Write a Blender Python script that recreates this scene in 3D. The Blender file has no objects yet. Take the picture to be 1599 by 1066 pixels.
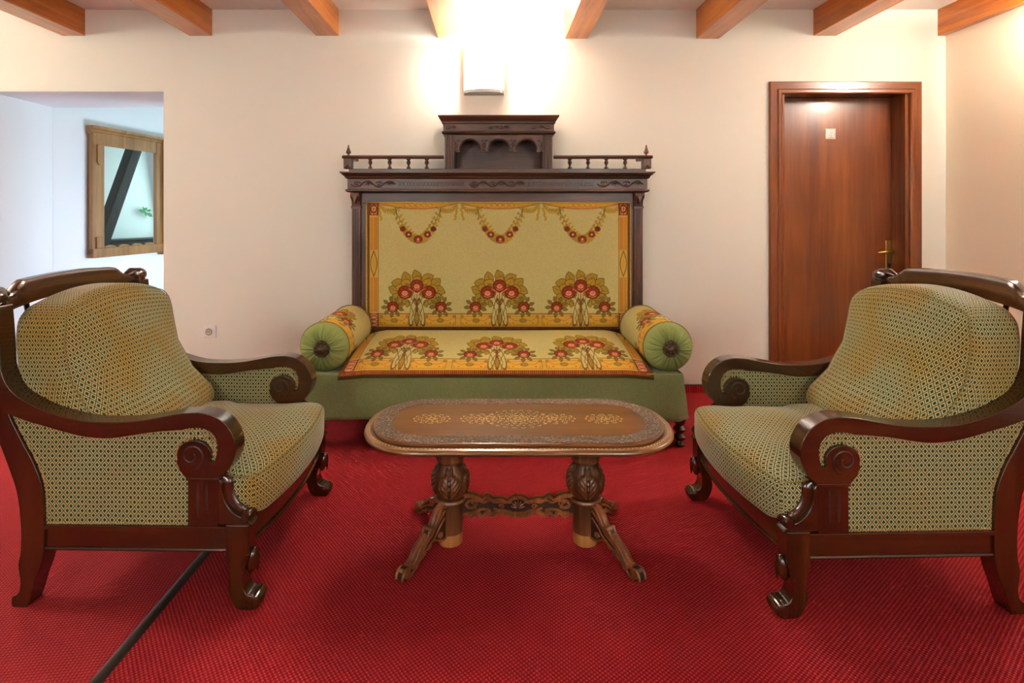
import bpy, bmesh, math, random
import numpy as np
from mathutils import Vector, Matrix
random.seed(7); rng = np.random.RandomState(7)
PI = math.pi
scene = bpy.context.scene
COL = scene.collection

# ------------------------------------------------------------------ camera, light, exposure
cd = bpy.data.cameras.new('camera'); cam = bpy.data.objects.new('camera', cd); COL.objects.link(cam)
cam.location = (0, 0, 1.22); cam.rotation_euler = (PI/2, 0, 0)
cd.sensor_width = 36; cd.lens = 870.2/1599*36; cd.shift_x = 29.5/1599; cd.shift_y = -200/1599
cd.clip_start = .02
scene.camera = cam
vs = scene.view_settings
scene.display_settings.display_device = 'sRGB'
vs.view_transform = 'Standard'; vs.look = 'None'; vs.gamma = 1; vs.use_curve_mapping = False
vs.exposure = 1.55
W = bpy.data.worlds.new('world'); scene.world = W; W.use_nodes = True
W.node_tree.nodes['Background'].inputs[0].default_value = (.75, .85, 1, 1)
W.node_tree.nodes['Background'].inputs[1].default_value = .25

def area(name, loc, target, sx, sy, power, col, spread=180):
    l = bpy.data.lights.new(name, 'AREA'); l.shape = 'RECTANGLE'; l.size = sx; l.size_y = sy
    l.energy = power; l.color = col; l.spread = math.radians(spread)
    o = bpy.data.objects.new(name, l); COL.objects.link(o); o.location = loc
    d = Vector(target) - Vector(loc); o.rotation_euler = d.to_track_quat('-Z', 'Y').to_euler()
    return o
WARM = (1, .93, .83)
# daylight coming through the corridor windows; unseen fill lights added behind the camera
area('corridor_daylight', (-1.55, 4.9, .7), (-3.4, 5.0, .6), .9, .7, 13, (.60, .78, 1))
area('corridor_daylight', (-1.9, 7.4, 1.5), (-2.6, 5.5, 1.2), 1.2, 1.2, 9, (.66, .97, .96))
area('room_fill', (-1.6, -2.1, 1.5), (-.3, 2.5, .8), 1.6, 1.3, 11, (.95, .98, 1))
area('room_fill', (1.9, -2.1, 1.5), (.6, 2.5, .8), 1.6, 1.3, 11, (.95, .98, 1))

# ------------------------------------------------------------------ node materials
def nmat(name):
    m = bpy.data.materials.new(name); m.use_nodes = True
    nt = m.node_tree; b = nt.nodes['Principled BSDF']
    return m, nt, b
def N(nt, t, **kw):
    n = nt.nodes.new(t)
    for k, v in kw.items():
        if k.startswith('i_'):
            n.inputs[k[2:].replace('_', ' ')].default_value = v
        else: setattr(n, k, v)
    return n
def srgb(r, g, b):
    f = lambda c: (c/255/12.92 if c/255 <= .04045 else ((c/255+.055)/1.055)**2.4)
    return (f(r), f(g), f(b), 1)
def ramp(nt, fac, stops):
    r = nt.nodes.new('ShaderNodeValToRGB'); e = r.color_ramp.elements
    while len(e) < len(stops): e.new(.5)
    for k, (p, c) in enumerate(stops): e[k].position = p; e[k].color = c
    nt.links.new(fac, r.inputs[0]); return r.outputs[0]
def mth(nt, op, a, b=None, c=None):
    n = nt.nodes.new('ShaderNodeMath'); n.operation = op
    for i, v in enumerate((a, b, c)):
        if v is None: continue
        if isinstance(v, (int, float)): n.inputs[i].default_value = v
        else: nt.links.new(v, n.inputs[i])
    return n.outputs[0]
def mixc(nt, f, a, b, blend='MIX'):
    n = nt.nodes.new('ShaderNodeMix'); n.data_type = 'RGBA'; n.blend_type = blend
    for s, v in ((n.inputs[0], f), (n.inputs[6], a), (n.inputs[7], b)):
        if isinstance(v, (int, float)): s.default_value = v
        elif isinstance(v, tuple): s.default_value = v
        else: nt.links.new(v, s)
    return n.outputs[2]
def coords(nt, kind='Object', scale=(1, 1, 1), rot=(0, 0, 0)):
    t = nt.nodes.new('ShaderNodeTexCoord'); m = nt.nodes.new('ShaderNodeMapping')
    m.inputs['Scale'].default_value = scale; m.inputs['Rotation'].default_value = rot
    nt.links.new(t.outputs[kind], m.inputs[0]); return m.outputs[0]
def noise(nt, v, scale, detail=4, rough=.5, dist=0):
    n = nt.nodes.new('ShaderNodeTexNoise'); n.inputs['Scale'].default_value = scale
    n.inputs['Detail'].default_value = detail; n.inputs['Roughness'].default_value = rough
    n.inputs['Distortion'].default_value = dist
    nt.links.new(v, n.inputs['Vector']); return n.outputs['Fac']
def bump(nt, b, h, strength=.2, dist=.01):
    n = nt.nodes.new('ShaderNodeBump'); n.inputs['Strength'].default_value = strength
    n.inputs['Distance'].default_value = dist
    nt.links.new(h, n.inputs['Height']); nt.links.new(n.outputs[0], b.inputs['Normal'])

def wood(name, dark, mid, light, axis='Z', rough=.3, coat=.3, fine=1.0, bmp=.05):
    m, nt, b = nmat(name)
    sc = {'X': (.8, 14, 14), 'Y': (14, .8, 14), 'Z': (14, 14, .8)}[axis]
    v = coords(nt, 'Object', sc)
    n1 = noise(nt, v, 1.3*fine, 6, .62, .6); n2 = noise(nt, v, 9*fine, 3, .6)
    n3 = noise(nt, coords(nt), 3.0, 2)
    f = mth(nt, 'ADD', mth(nt, 'MULTIPLY', n1, .62), mth(nt, 'ADD', mth(nt, 'MULTIPLY', n2, .22), mth(nt, 'MULTIPLY', n3, .16)))
    c = ramp(nt, f, [(.33, dark), (.5, mid), (.68, light)])
    nt.links.new(c, b.inputs['Base Color'])
    b.inputs['Roughness'].default_value = rough
    b.inputs['Coat Weight'].default_value = coat; b.inputs['Coat Roughness'].default_value = .12
    bump(nt, b, n2, bmp, .004)
    return m
def plaster(name, c1, c2, b_s=.12):
    m, nt, b = nmat(name)
    v = coords(nt); n1 = noise(nt, v, .9, 3); n2 = noise(nt, v, 60, 4)
    nt.links.new(mixc(nt, n1, c1, c2), b.inputs['Base Color'])
    b.inputs['Roughness'].default_value = .85; b.inputs['Specular IOR Level'].default_value = .2
    bump(nt, b, n2, b_s, .003); return m
def plain(name, col, rough=.5, metal=0, bs=0, bscale=80):
    m, nt, b = nmat(name)
    n = noise(nt, coords(nt), bscale, 3)
    nt.links.new(mixc(nt, n, col, tuple(c*.8 for c in col[:3])+(1,)), b.inputs['Base Color'])
    b.inputs['Roughness'].default_value = rough; b.inputs['Metallic'].default_value = metal
    if bs: bump(nt, b, n, bs, .004)
    return m

M = {}
M['wall'] = plaster('cream_plaster', (.785, .80, .715, 1), (.81, .825, .745, 1))
M['wall_warm'] = plaster('warm_cream_plaster', (.80, .72, .57, 1), (.83, .76, .62, 1))
M['alcove'] = plaster('white_plaster', (.78, .82, .82, 1), (.82, .85, .85, 1))
M['ceiling'] = plaster('ceiling_plaster', (.78, .73, .67, 1), (.82, .77, .71, 1))
M['beam'] = wood('honey_pine', srgb(132, 66, 4), srgb(180, 98, 10), srgb(208, 128, 24), 'Y', .28, .3, .8)
M['chairwood'] = wood('polished_walnut', srgb(26, 9, 2), srgb(47, 20, 4), srgb(74, 36, 10), 'Z', .22, .6)
M['chairwood_x'] = wood('polished_walnut_rail', srgb(26, 9, 2), srgb(47, 20, 4), srgb(74, 36, 10), 'X', .22, .6)
M['chairwood_y'] = wood('polished_walnut_crest', srgb(36, 15, 6), srgb(60, 29, 10), srgb(84, 46, 18), 'Y', .22, .6)
M['groove'] = wood('dark_walnut_groove', srgb(26, 10, 5), srgb(40, 16, 8), srgb(55, 24, 10), 'Z', .4, .2)
M['oldoak'] = wood('old_dark_oak', srgb(34, 16, 7), srgb(68, 37, 18), srgb(102, 60, 32), 'X', .42, .12)
M['oldoak_z'] = wood('old_dark_oak_upright', srgb(34, 16, 7), srgb(68, 37, 18), srgb(102, 60, 32), 'Z', .42, .12)
M['doorwood'] = wood('door_veneer', srgb(66, 27, 6), srgb(98, 46, 11), srgb(128, 69, 20), 'Z', .3, .1, .35)
M['casing'] = wood('casing_veneer', srgb(76, 34, 12), srgb(102, 50, 18), srgb(126, 68, 28), 'Z', .26, .25, .8)
M['casing_x'] = wood('casing_veneer_head', srgb(76, 34, 12), srgb(102, 50, 18), srgb(126, 68, 28), 'X', .26, .25, .8)
M['tablewood'] = wood('carved_sheesham', srgb(44, 23, 10), srgb(80, 46, 21), srgb(116, 74, 36), 'Z', .4, .15)
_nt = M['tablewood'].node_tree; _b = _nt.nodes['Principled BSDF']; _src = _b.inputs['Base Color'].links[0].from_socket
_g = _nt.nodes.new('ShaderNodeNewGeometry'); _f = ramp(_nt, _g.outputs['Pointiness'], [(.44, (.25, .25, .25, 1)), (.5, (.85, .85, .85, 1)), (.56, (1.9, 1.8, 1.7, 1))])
_nt.links.new(mixc(_nt, 1.0, _src, _f, 'MULTIPLY'), _b.inputs['Base Color'])   # occlusion-like shade put into the colour, with rubbed ridges and dark stain
M['tabletop'] = wood('table_top_wood', srgb(76, 40, 12), srgb(102, 60, 22), srgb(126, 80, 34), 'X', .28, .35)
M['tablerim'] = wood('table_rim_wood', srgb(88, 54, 22), srgb(112, 74, 34), srgb(134, 94, 48), 'X', .3, .3)
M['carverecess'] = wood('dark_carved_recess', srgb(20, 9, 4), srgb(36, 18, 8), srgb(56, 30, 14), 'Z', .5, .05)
M['rawwood'] = wood('unpainted_wood', srgb(120, 76, 30), srgb(150, 102, 48), srgb(172, 124, 66), 'Z', .45, .1)
M['mirrorwood'] = wood('honey_oak', srgb(108, 70, 30), srgb(146, 102, 52), srgb(170, 128, 76), 'Z', .4, .15)
M['darkbeam'] = wood('black_brown_timber', srgb(24, 17, 14), srgb(40, 30, 25), srgb(58, 46, 38), 'Z', .5, .1)
M['brass'] = plain('worn_brass', srgb(200, 165, 90), .28, 1, .05)
M['nail'] = plain('brass_nail', srgb(178, 150, 98), .3, .45)
M['steel'] = plain('brushed_steel', srgb(160, 158, 150), .35, .9)
M['bronze'] = plain('dark_bronze', srgb(92, 78, 58), .4, .8, .8, 140)
M['white_plastic'] = plain('white_plastic', srgb(252, 252, 252), .35)
M['socket_inner'] = plain('shaded_plastic', srgb(190, 178, 155), .5)
M['dark'] = plain('dark_hole', srgb(30, 24, 18), .6)
M['strip'] = plain('dark_metal_strip', srgb(62, 54, 46), .38, .4, .3, 30)
M['skirting_edge'] = plain('dark_skirting_edge', srgb(48, 20, 16), .5)
M['signboard'] = plain('ivory_sign', srgb(236, 224, 190), .3)
M['leafgreen'] = plain('leaf_green', srgb(30, 130, 60), .5)
M['inlay'] = plain('brass_inlay', srgb(226, 200, 122), .35, .35)

# mirror glass
m, nt, b = nmat('mirror_glass'); b.inputs['Metallic'].default_value = 1; b.inputs['Roughness'].default_value = .015
nt.links.new(mixc(nt, noise(nt, coords(nt), 2, 2), (.86, .89, .88, 1), (.9, .92, .91, 1)), b.inputs['Base Color']); M['mirror'] = m
# lamp diffuser (gives off light)
m, nt, b = nmat('lamp_glass'); b.inputs['Base Color'].default_value = (.9, .88, .84, 1)
b.inputs['Emission Color'].default_value = (1, .92, .8, 1); b.inputs['Emission Strength'].default_value = 9
M['diffuser'] = m
# carpet
def carpet():
    m, nt, b = nmat('red_woven_carpet')
    t = nt.nodes.new('ShaderNodeTexCoord'); s = nt.nodes.new('ShaderNodeSeparateXYZ'); nt.links.new(t.outputs['Object'], s.inputs[0])
    side = mth(nt, 'LESS_THAN', s.outputs[0], -1.033)
    def lattice(ang, p):
        mp = nt.nodes.new('ShaderNodeMapping'); mp.inputs['Rotation'].default_value = (0, 0, ang); nt.links.new(t.outputs['Object'], mp.inputs[0])
        q = nt.nodes.new('ShaderNodeSeparateXYZ'); nt.links.new(mp.outputs[0], q.inputs[0])
        a = mth(nt, 'SINE', mth(nt, 'MULTIPLY', q.outputs[0], 2*PI/p)); c = mth(nt, 'SINE', mth(nt, 'MULTIPLY', q.outputs[1], 2*PI/p))
        return mth(nt, 'MULTIPLY', a, c)
    l1 = lattice(.12, .0145); l2 = lattice(.62, .0145)
    l = mth(nt, 'ADD', mth(nt, 'MULTIPLY', l1, mth(nt, 'SUBTRACT', 1, side)), mth(nt, 'MULTIPLY', l2, side))
    fib = noise(nt, t.outputs['Object'], 420, 3, .7); big = noise(nt, t.outputs['Object'], 2.2, 4, .6)
    f = mth(nt, 'ADD', mth(nt, 'MULTIPLY', l, .62), mth(nt, 'MULTIPLY', mth(nt, 'SUBTRACT', fib, .5), .9))
    c = ramp(nt, mth(nt, 'ADD', mth(nt, 'MULTIPLY', f, .5), .5), [(.2, (.11, .002, .005, 1)), (.52, (.255, .005, .010, 1)), (.70, (.35, .02, .022, 1)), (.86, (.62, .16, .12, 1))])
    c = mixc(nt, mth(nt, 'MULTIPLY', big, .55), c, (.25, .004, .009, 1))
    c = mixc(nt, mth(nt, 'MULTIPLY', side, .12), c, (.55, .08, .09, 1))
    nt.links.new(c, b.inputs['Base Color']); b.inputs['Roughness'].default_value = .95
    b.inputs['Specular IOR Level'].default_value = .15
    bump(nt, b, f, .5, .004); return m
M['carpet'] = carpet()
# chair fabric: diamond lattice with green clover dots
def lattice_fabric(name, gold):
    m, nt, b = nmat(name)
    t = nt.nodes.new('ShaderNodeTexCoord'); s = nt.nodes.new('ShaderNodeSeparateXYZ'); nt.links.new(t.outputs['UV'], s.inputs[0])
    wob = noise(nt, t.outputs['Object'], 9, 2)
    x = mth(nt, 'MULTIPLY', s.outputs[0], 1/.0235); y = mth(nt, 'MULTIPLY', s.outputs[1], 1/.0285)
    wobs = mth(nt, 'MULTIPLY', wob, .25)
    p = mth(nt, 'ADD', mth(nt, 'ADD', x, y), wobs); q = mth(nt, 'SUBTRACT', mth(nt, 'SUBTRACT', x, y), wobs)
    fp = mth(nt, 'ABSOLUTE', mth(nt, 'SUBTRACT', mth(nt, 'FRACT', p), .5)); fq = mth(nt, 'ABSOLUTE', mth(nt, 'SUBTRACT', mth(nt, 'FRACT', q), .5))
    mx = mth(nt, 'MAXIMUM', fp, fq)
    fib = noise(nt, t.outputs['UV'], 700, 2, .6)
    mx2 = mth(nt, 'ADD', mx, mth(nt, 'MULTIPLY', mth(nt, 'SUBTRACT', fib, .5), .10))
    big = noise(nt, t.outputs['Object'], 4.5, 3)
    g = ramp(nt, big, [(.42, (0, 0, 0, 1)), (.62, (1, 1, 1, 1))])
    cream = mixc(nt, mth(nt, 'MULTIPLY', g, gold), srgb(158, 160, 116), srgb(162, 138, 64))
    dot = mixc(nt, mth(nt, 'MULTIPLY', g, gold), srgb(22, 48, 22), srgb(44, 54, 16))
    line = srgb(66, 38, 16)
    isdot = mth(nt, 'LESS_THAN', mx2, .235)
    ring = mth(nt, 'LESS_THAN', mth(nt, 'ABSOLUTE', mth(nt, 'SUBTRACT', mx2, .25)), .025)
    isline = mth(nt, 'GREATER_THAN', mx2, .43)
    c = mixc(nt, mth(nt, 'MULTIPLY', ring, .0), cream, srgb(150, 140, 80))
    c = mixc(nt, isdot, c, dot); c = mixc(nt, isline, c, line)
    nt.links.new(c, b.inputs['Base Color']); b.inputs['Roughness'].default_value = .85
    b.inputs['Sheen Weight'].default_value = .25; b.inputs['Sheen Roughness'].default_value = .4
    b.inputs['Specular IOR Level'].default_value = .2
    h = mth(nt, 'ADD', mth(nt, 'SUBTRACT', .5, mth(nt, 'ABSOLUTE', mth(nt, 'SUBTRACT', mx, .28))), mth(nt, 'MULTIPLY', fib, .3))
    bump(nt, b, h, .35, .002); return m
M['fabric'] = lattice_fabric('diamond_weave_fabric', .25)
M['fabric_gold'] = lattice_fabric('diamond_weave_cushion', .9)  # golder copy of the weave: warm light and wear put into its colour
m, nt, b = nmat('fabric_piping'); nt.links.new(mixc(nt, noise(nt, coords(nt), 160, 2), srgb(122, 108, 54), srgb(98, 84, 36)), b.inputs['Base Color']); b.inputs['Roughness'].default_value = .9; M['piping'] = m
# green damask
m, nt, b = nmat('green_damask')
v = coords(nt, 'Object', (9, 9, 9)); wv = nt.nodes.new('ShaderNodeTexVoronoi'); wv.feature = 'SMOOTH_F1'; wv.inputs['Scale'].default_value = 3.4
nt.links.new(v, wv.inputs['Vector']); f1 = mth(nt, 'SINE', mth(nt, 'MULTIPLY', wv.outputs['Distance'], 34))
f2 = noise(nt, coords(nt), 260, 3, .7)
c = mixc(nt, mth(nt, 'MULTIPLY', mth(nt, 'ADD', mth(nt, 'MULTIPLY', f1, .5), .5), .3), srgb(108, 118, 74), srgb(132, 142, 98))
c = mixc(nt, mth(nt, 'MULTIPLY', f2, .5), c, srgb(102, 110, 64))
nt.links.new(c, b.inputs['Base Color']); b.inputs['Roughness'].default_value = .9; b.inputs['Sheen Weight'].default_value = .2
b.inputs['Specular IOR Level'].default_value = .15
bump(nt, b, mth(nt, 'ADD', mth(nt, 'MULTIPLY', f1, .3), f2), .35, .002); M['green'] = m
m, nt, b = nmat('light_green_cloth'); f2 = noise(nt, coords(nt), 300, 3, .7)
nt.links.new(mixc(nt, f2, srgb(112, 124, 66), srgb(140, 150, 92)), b.inputs['Base Color']); b.inputs['Roughness'].default_value = .9
b.inputs['Specular IOR Level'].default_value = .15; bump(nt, b, f2, .3, .002); M['greencap'] = m
# tapestry (woven print held as colours on the mesh)
m, nt, b = nmat('tapestry_weave'); a = nt.nodes.new('ShaderNodeAttribute'); a.attribute_name = 'print'
f2 = noise(nt, coords(nt), 330, 2, .7); f3 = noise(nt, coords(nt), 3.5, 4, .6)
c = mixc(nt, mth(nt, 'MULTIPLY', f2, .28), a.outputs['Color'], (.10, .08, .02, 1))
c = mixc(nt, mth(nt, 'MULTIPLY', f3, .14), c, srgb(150, 120, 50))
nt.links.new(c, b.inputs['Base Color']); b.inputs['Roughness'].default_value = .92; b.inputs['Specular IOR Level'].default_value = .12
bump(nt, b, f2, .5, .003); M['tapestry'] = m
m, nt, b = nmat('gold_gimp'); v = coords(nt); w = noise(nt, v, 190, 2)
nt.links.new(mixc(nt, w, srgb(120, 88, 24), srgb(214, 180, 84)), b.inputs['Base Color']); b.inputs['Roughness'].default_value = .7; bump(nt, b, w, .8, .004); M['gimp'] = m
# carved table band
m, nt, b = nmat('carved_dark_band'); v = coords(nt)
vo = nt.nodes.new('ShaderNodeTexVoronoi'); vo.feature = 'DISTANCE_TO_EDGE'; vo.inputs['Scale'].default_value = 85; nt.links.new(v, vo.inputs['Vector'])
n2 = noise(nt, v, 130, 4, .7); h = mth(nt, 'ADD', mth(nt, 'MULTIPLY', vo.outputs['Distance'], 1.6), mth(nt, 'MULTIPLY', n2, .7))
nt.links.new(ramp(nt, h, [(.3, srgb(38, 24, 16)), (.55, srgb(86, 62, 44)), (.85, srgb(142, 116, 90))]), b.inputs['Base Color'])
b.inputs['Roughness'].default_value = .4; bump(nt, b, h, .9, .006); M['band'] = m

# ------------------------------------------------------------------ mesh helpers
def link(name, mesh, mat, parent=None, smooth=True, loc=None):
    o = bpy.data.objects.new(name, mesh); COL.objects.link(o)
    if mat is not None: mesh.materials.append(mat)
    if smooth:
        for p in mesh.polygons: p.use_smooth = True
    if parent is not None: o.parent = parent
    if loc is not None: o.location = loc
    return o
def bev(o, w, seg=3, ang=35):
    b = o.modifiers.new('bevel', 'BEVEL'); b.width = w; b.segments = seg; b.limit_method = 'ANGLE'; b.angle_limit = math.radians(ang)
    b.harden_normals = True; b.use_clamp_overlap = True
    return o
class MB:
    def __init__(s): s.v = []; s.f = []
    def add(s, vs, fs):
        n = len(s.v); s.v += [tuple(v) for v in vs]; s.f += [tuple(i+n for i in f) for f in fs]; return s
    def box(s, x0, x1, y0, y1, z0, z1):
        return s.add([(x0,y0,z0),(x1,y0,z0),(x1,y1,z0),(x0,y1,z0),(x0,y0,z1),(x1,y0,z1),(x1,y1,z1),(x0,y1,z1)],
              [(0,3,2,1),(4,5,6,7),(0,1,5,4),(1,2,6,5),(2,3,7,6),(3,0,4,7)])
    def prism(s, pts, a, b, plane='XZ'):
        """polygon pts extruded from a to b along the axis normal to plane"""
        n = len(pts)
        if sum(pts[i][0]*pts[(i+1) % n][1]-pts[(i+1) % n][0]*pts[i][1] for i in range(n)) < 0: pts = pts[::-1]
        mk = {'XZ': lambda u, w, t: (u, t, w), 'XY': lambda u, w, t: (u, w, t), 'YZ': lambda u, w, t: (t, u, w)}[plane]
        vs = [mk(u, w, a) for u, w in pts] + [mk(u, w, b) for u, w in pts]
        fs = [tuple(range(n)), tuple(range(2*n-1, n-1, -1))] + [(i, i+n, (i+1) % n+n, (i+1) % n) for i in range(n)]
        flip = (plane == 'XZ') ^ (b < a)
        # plane XZ with +Y extrusion: CCW polygon faces -Y, as wanted for the first cap
        if not flip: fs = [f[::-1] for f in fs]
        return s.add(vs, fs)
    def lathe(s, prof, c=(0, 0, 0), n=24, axis='Z', mod=None):
        vs = []; k = len(prof)
        for r, h in prof:
            for j in range(n):
                a = 2*PI*j/n; rr = r*(mod(a, h) if mod else 1)
                x, y = rr*math.cos(a), rr*math.sin(a)
                p = {'Z': (x, y, h), 'Y': (x, h, y), 'X': (h, x, y)}[axis]
                vs.append((p[0]+c[0], p[1]+c[1], p[2]+c[2]))
        fs = [(i*n+j, i*n+(j+1) % n, (i+1)*n+(j+1) % n, (i+1)*n+j) for i in range(k-1) for j in range(n)]
        fs += [tuple(range(n))[::-1], tuple((k-1)*n+j for j in range(n))]
        if axis == 'Y': fs = [f[::-1] for f in fs]
        return s.add(vs, fs)
    def tube(s, pts, r, n=8, flat=1.0, up=(0, 0, 1)):
        """round sweep along pts; r number or list"""
        P = [Vector(p) for p in pts]; k = len(P); vs = []
        R = r if isinstance(r, (list, tuple)) else [r]*k
        U = Vector(up)
        for i in range(k):
            t = (P[min(i+1, k-1)]-P[max(i-1, 0)]).normalized()
            a = U.cross(t)
            if a.length < 1e-4: a = Vector((1, 0, 0)).cross(t)
            a.normalize(); b = t.cross(a)
            for j in range(n):
                q = 2*PI*j/n; vs.append(P[i]+a*math.cos(q)*R[i]+b*math.sin(q)*R[i]*flat)
        fs = [(i*n+j, i*n+(j+1) % n, (i+1)*n+(j+1) % n, (i+1)*n+j) for i in range(k-1) for j in range(n)]
        fs += [tuple(range(n))[::-1], tuple((k-1)*n+j for j in range(n))]
        return s.add(vs, fs)
    def ball(s, c, r, nu=12, nv=8, rot=None):
        rx, ry, rz = r if isinstance(r, (tuple, list)) else (r, r, r)
        vs = [Vector((0, 0, -rz))]
        for i in range(1, nv):
            ph = -PI/2+PI*i/nv
            for j in range(nu):
                th = 2*PI*j/nu; vs.append(Vector((rx*math.cos(ph)*math.cos(th), ry*math.cos(ph)*math.sin(th), rz*math.sin(ph))))
        vs.append(Vector((0, 0, rz)))
        if rot is not None: vs = [rot @ v for v in vs]
        vs = [v+Vector(c) for v in vs]
        fs = [(0, 1+(j+1) % nu, 1+j) for j in range(nu)]
        for i in range(nv-2):
            for j in range(nu):
                a = 1+i*nu; fs.append((a+j, a+(j+1) % nu, a+nu+(j+1) % nu, a+nu+j))
        a = 1+(nv-2)*nu; fs += [(a+j, a+(j+1) % nu, a+nu) for j in range(nu)]
        return s.add(vs, fs)
    def xf(s, mat, start=0):
        s.v = s.v[:start]+[tuple(mat @ Vector(v)) for v in s.v[start:]]; return s
    def build(s, name, mat, parent=None, smooth=True, bevel=0, seg=3, loc=None):
        me = bpy.data.meshes.new(name); me.from_pydata(s.v, [], s.f); me.update()
        o = link(name, me, mat, parent, smooth, loc)
        if bevel: bev(o, bevel, seg)
        elif smooth:
            me.set_sharp_from_angle(angle=math.radians(40))
        return o
def tag(o, label=None, cat=None, group=None, kind=None):
    if label: o['label'] = label
    if cat: o['category'] = cat
    if group: o['group'] = group
    if kind: o['kind'] = kind
    return o
def empty(name, loc=(0, 0, 0), rz=0):
    o = bpy.data.objects.new(name, None); COL.objects.link(o); o.location = loc; o.rotation_euler = (0, 0, rz)
    o.empty_display_size = .1; return o
def copy_tree(o, parent=None):
    c = o.copy(); COL.objects.link(c)
    if parent is not None: c.parent = parent
    for ch in list(o.children): copy_tree(ch, c)
    return c
def spline(pts, n=8):
    """Catmull-Rom through 2-D or 3-D points"""
    P = [np.array(p, float) for p in pts]; out = []
    for i in range(len(P)-1):
        p0 = P[max(i-1, 0)]; p1 = P[i]; p2 = P[i+1]; p3 = P[min(i+2, len(P)-1)]
        for k in range(n):
            t = k/n
            out.append(tuple(.5*((2*p1)+(-p0+p2)*t+(2*p0-5*p1+4*p2-p3)*t*t+(-p0+3*p1-3*p2+p3)*t**3)))
    out.append(tuple(P[-1])); return out
def arc(cx, cy, rx, ry, a0, a1, n=10):
    return [(cx+rx*math.cos(math.radians(a0+(a1-a0)*i/n)), cy+ry*math.sin(math.radians(a0+(a1-a0)*i/n))) for i in range(n+1)]
def cushion(name, mat, half, r, deform, parent, n=26, uvscale=1.0):
    """a rounded block, deformed; UVs in metres from the undeformed faces"""
    idx = {}; V = []; F = []; UV = []
    hx, hy, hz = half
    def vid(p):
        k = tuple(round(c, 5) for c in p)
        if k not in idx:
            q = np.array([p[0]*hx, p[1]*hy, p[2]*hz]); inner = np.clip(q, [-hx+r, -hy+r, -hz+r], [hx-r, hy-r, hz-r])
            d = q-inner; L = np.linalg.norm(d)
            if L > 1e-9: q = inner+d/L*min(L, r) if L > r else q
            idx[k] = len(V); V.append(tuple(deform(*q)))
        return idx[k]
    g = [math.sin(PI/2*(-1+2*i/n))*.35+(-1+2*i/n)*.65 for i in range(n+1)]; g[0] = -1; g[-1] = 1
    for ax in range(3):
        o = [a for a in range(3) if a != ax]
        for sg in (-1, 1):
            for i in range(n):
                for j in range(n):
                    q = []; uv = []
                    for (a, b_) in ((i, j), (i+1, j), (i+1, j+1), (i, j+1)):
                        p = [0, 0, 0]; p[ax] = sg; p[o[0]] = g[a]; p[o[1]] = g[b_]
                        q.append(vid(p)); uv.append((p[o[0]]*half[o[0]]*uvscale, p[o[1]]*half[o[1]]*uvscale))
                    if (sg > 0) ^ (ax == 1): F.append(q); UV += uv
                    else: F.append(q[::-1]); UV += uv[::-1]
    me = bpy.data.meshes.new(name); me.from_pydata(V, [], F); me.update()
    ul = me.uv_layers.new(name='UVMap'); ul.data.foreach_set('uv', np.array(UV, 'f').ravel())
    return link(name, me, mat, parent)

# ------------------------------------------------------------------ the setting
YW = 3.8
def st(o, kind='structure'): o['kind'] = kind; return o
st(MB().box(-4.4, 3.4, -2.4, 8.0, -.1, 0).build('floor', M['carpet'], smooth=False))
w = MB(); OX0, OX1, OZ = -3.45, -2.245, 2.054; DX0, DX1, DZ = 1.963, 2.828, 2.054
w.box(-4.4, OX0, YW, 4.37, 0, 2.75); w.box(OX0, OX1, YW, 4.37, OZ, 2.75); w.box(OX1, DX0, YW, 4.37, 0, 2.75)
w.box(DX0, DX1, YW, 4.37, DZ, 2.75); w.box(DX1, 3.4, YW, 4.37, 0, 2.75); w.box(DX0, DX1, 4.1, 4.37, 0, DZ)
st(w.build('wall_back', M['wall'], smooth=False))
st(MB().box(3.087, 3.4, -2.4, YW, 0, 2.75).build('wall_right', M['wall_warm'], smooth=False))
st(MB().box(-4.6, -4.4, -2.4, 4.37, 0, 2.75).build('wall_left', M['wall'], smooth=False))
st(MB().box(-4.6, 3.4, -2.6, -2.4, 0, 2.75).build('wall_front', M['wall'], smooth=False))
st(MB().box(-4.6, 3.4, -2.6, YW+.05, 2.609, 2.8).build('ceiling', M['ceiling'], smooth=False))
# corridor beyond the opening
sl = .15
P0 = (-3.445, 4.36); P1 = (-3.43+sl*3.63, 8.0)
st(MB().prism([P0, P1, (P1[0]-.3, 8.0), (-3.75, 4.37)], 0, 2.9, 'XY').build('wall_corridor_left', M['alcove'], smooth=False))
st(MB().box(-1.2, -1.0, 4.37, 8.0, 0, 2.9).build('wall_corridor_right', M['alcove'], smooth=False))
st(MB().box(-4.4, -1.0, 8.0, 8.2, 0, 2.9).build('wall_corridor_end', M['alcove'], smooth=False))
st(MB().box(-4.4, -1.0, 4.37, 8.2, 2.75, 2.95).build('ceiling_corridor', M['ceiling'], smooth=False))
# reveal plaster lining of the opening (painted white like the corridor)
lin = MB().box(OX0-.001, OX0+.004, YW+.004, 4.37, 0, OZ).box(OX1-.004, OX1+.001, YW+.004, 4.37, 0, OZ).box(OX0, OX1, YW+.004, 4.37, OZ-.004, OZ+.001)
st(lin.build('trim_opening', M['alcove'], smooth=False))
# skirting
for nm, args in (('baseboard_back', (OX1, 1.878, YW-.014, YW, 0, .05)), ('baseboard_back', (2.913, 3.087, YW-.014, YW, 0, .05)),
                 ('baseboard_right', (3.073, 3.087, -2.4, YW-.014, 0, .05)), ('baseboard_left', (-4.4, -4.386, -2.4, YW, 0, .05)),
                 ('baseboard_back', (-4.386, OX0, YW-.014, YW, 0, .05))):
    o = st(MB().box(*args).build(nm, M['carpet'], smooth=False))
    a = list(args); a[4] = .05; a[5] = .056; a[0] -= 0; a[2] -= .002
    st(MB().box(*a).build('skirting_edge', M['skirting_edge'], o, smooth=False))
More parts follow.
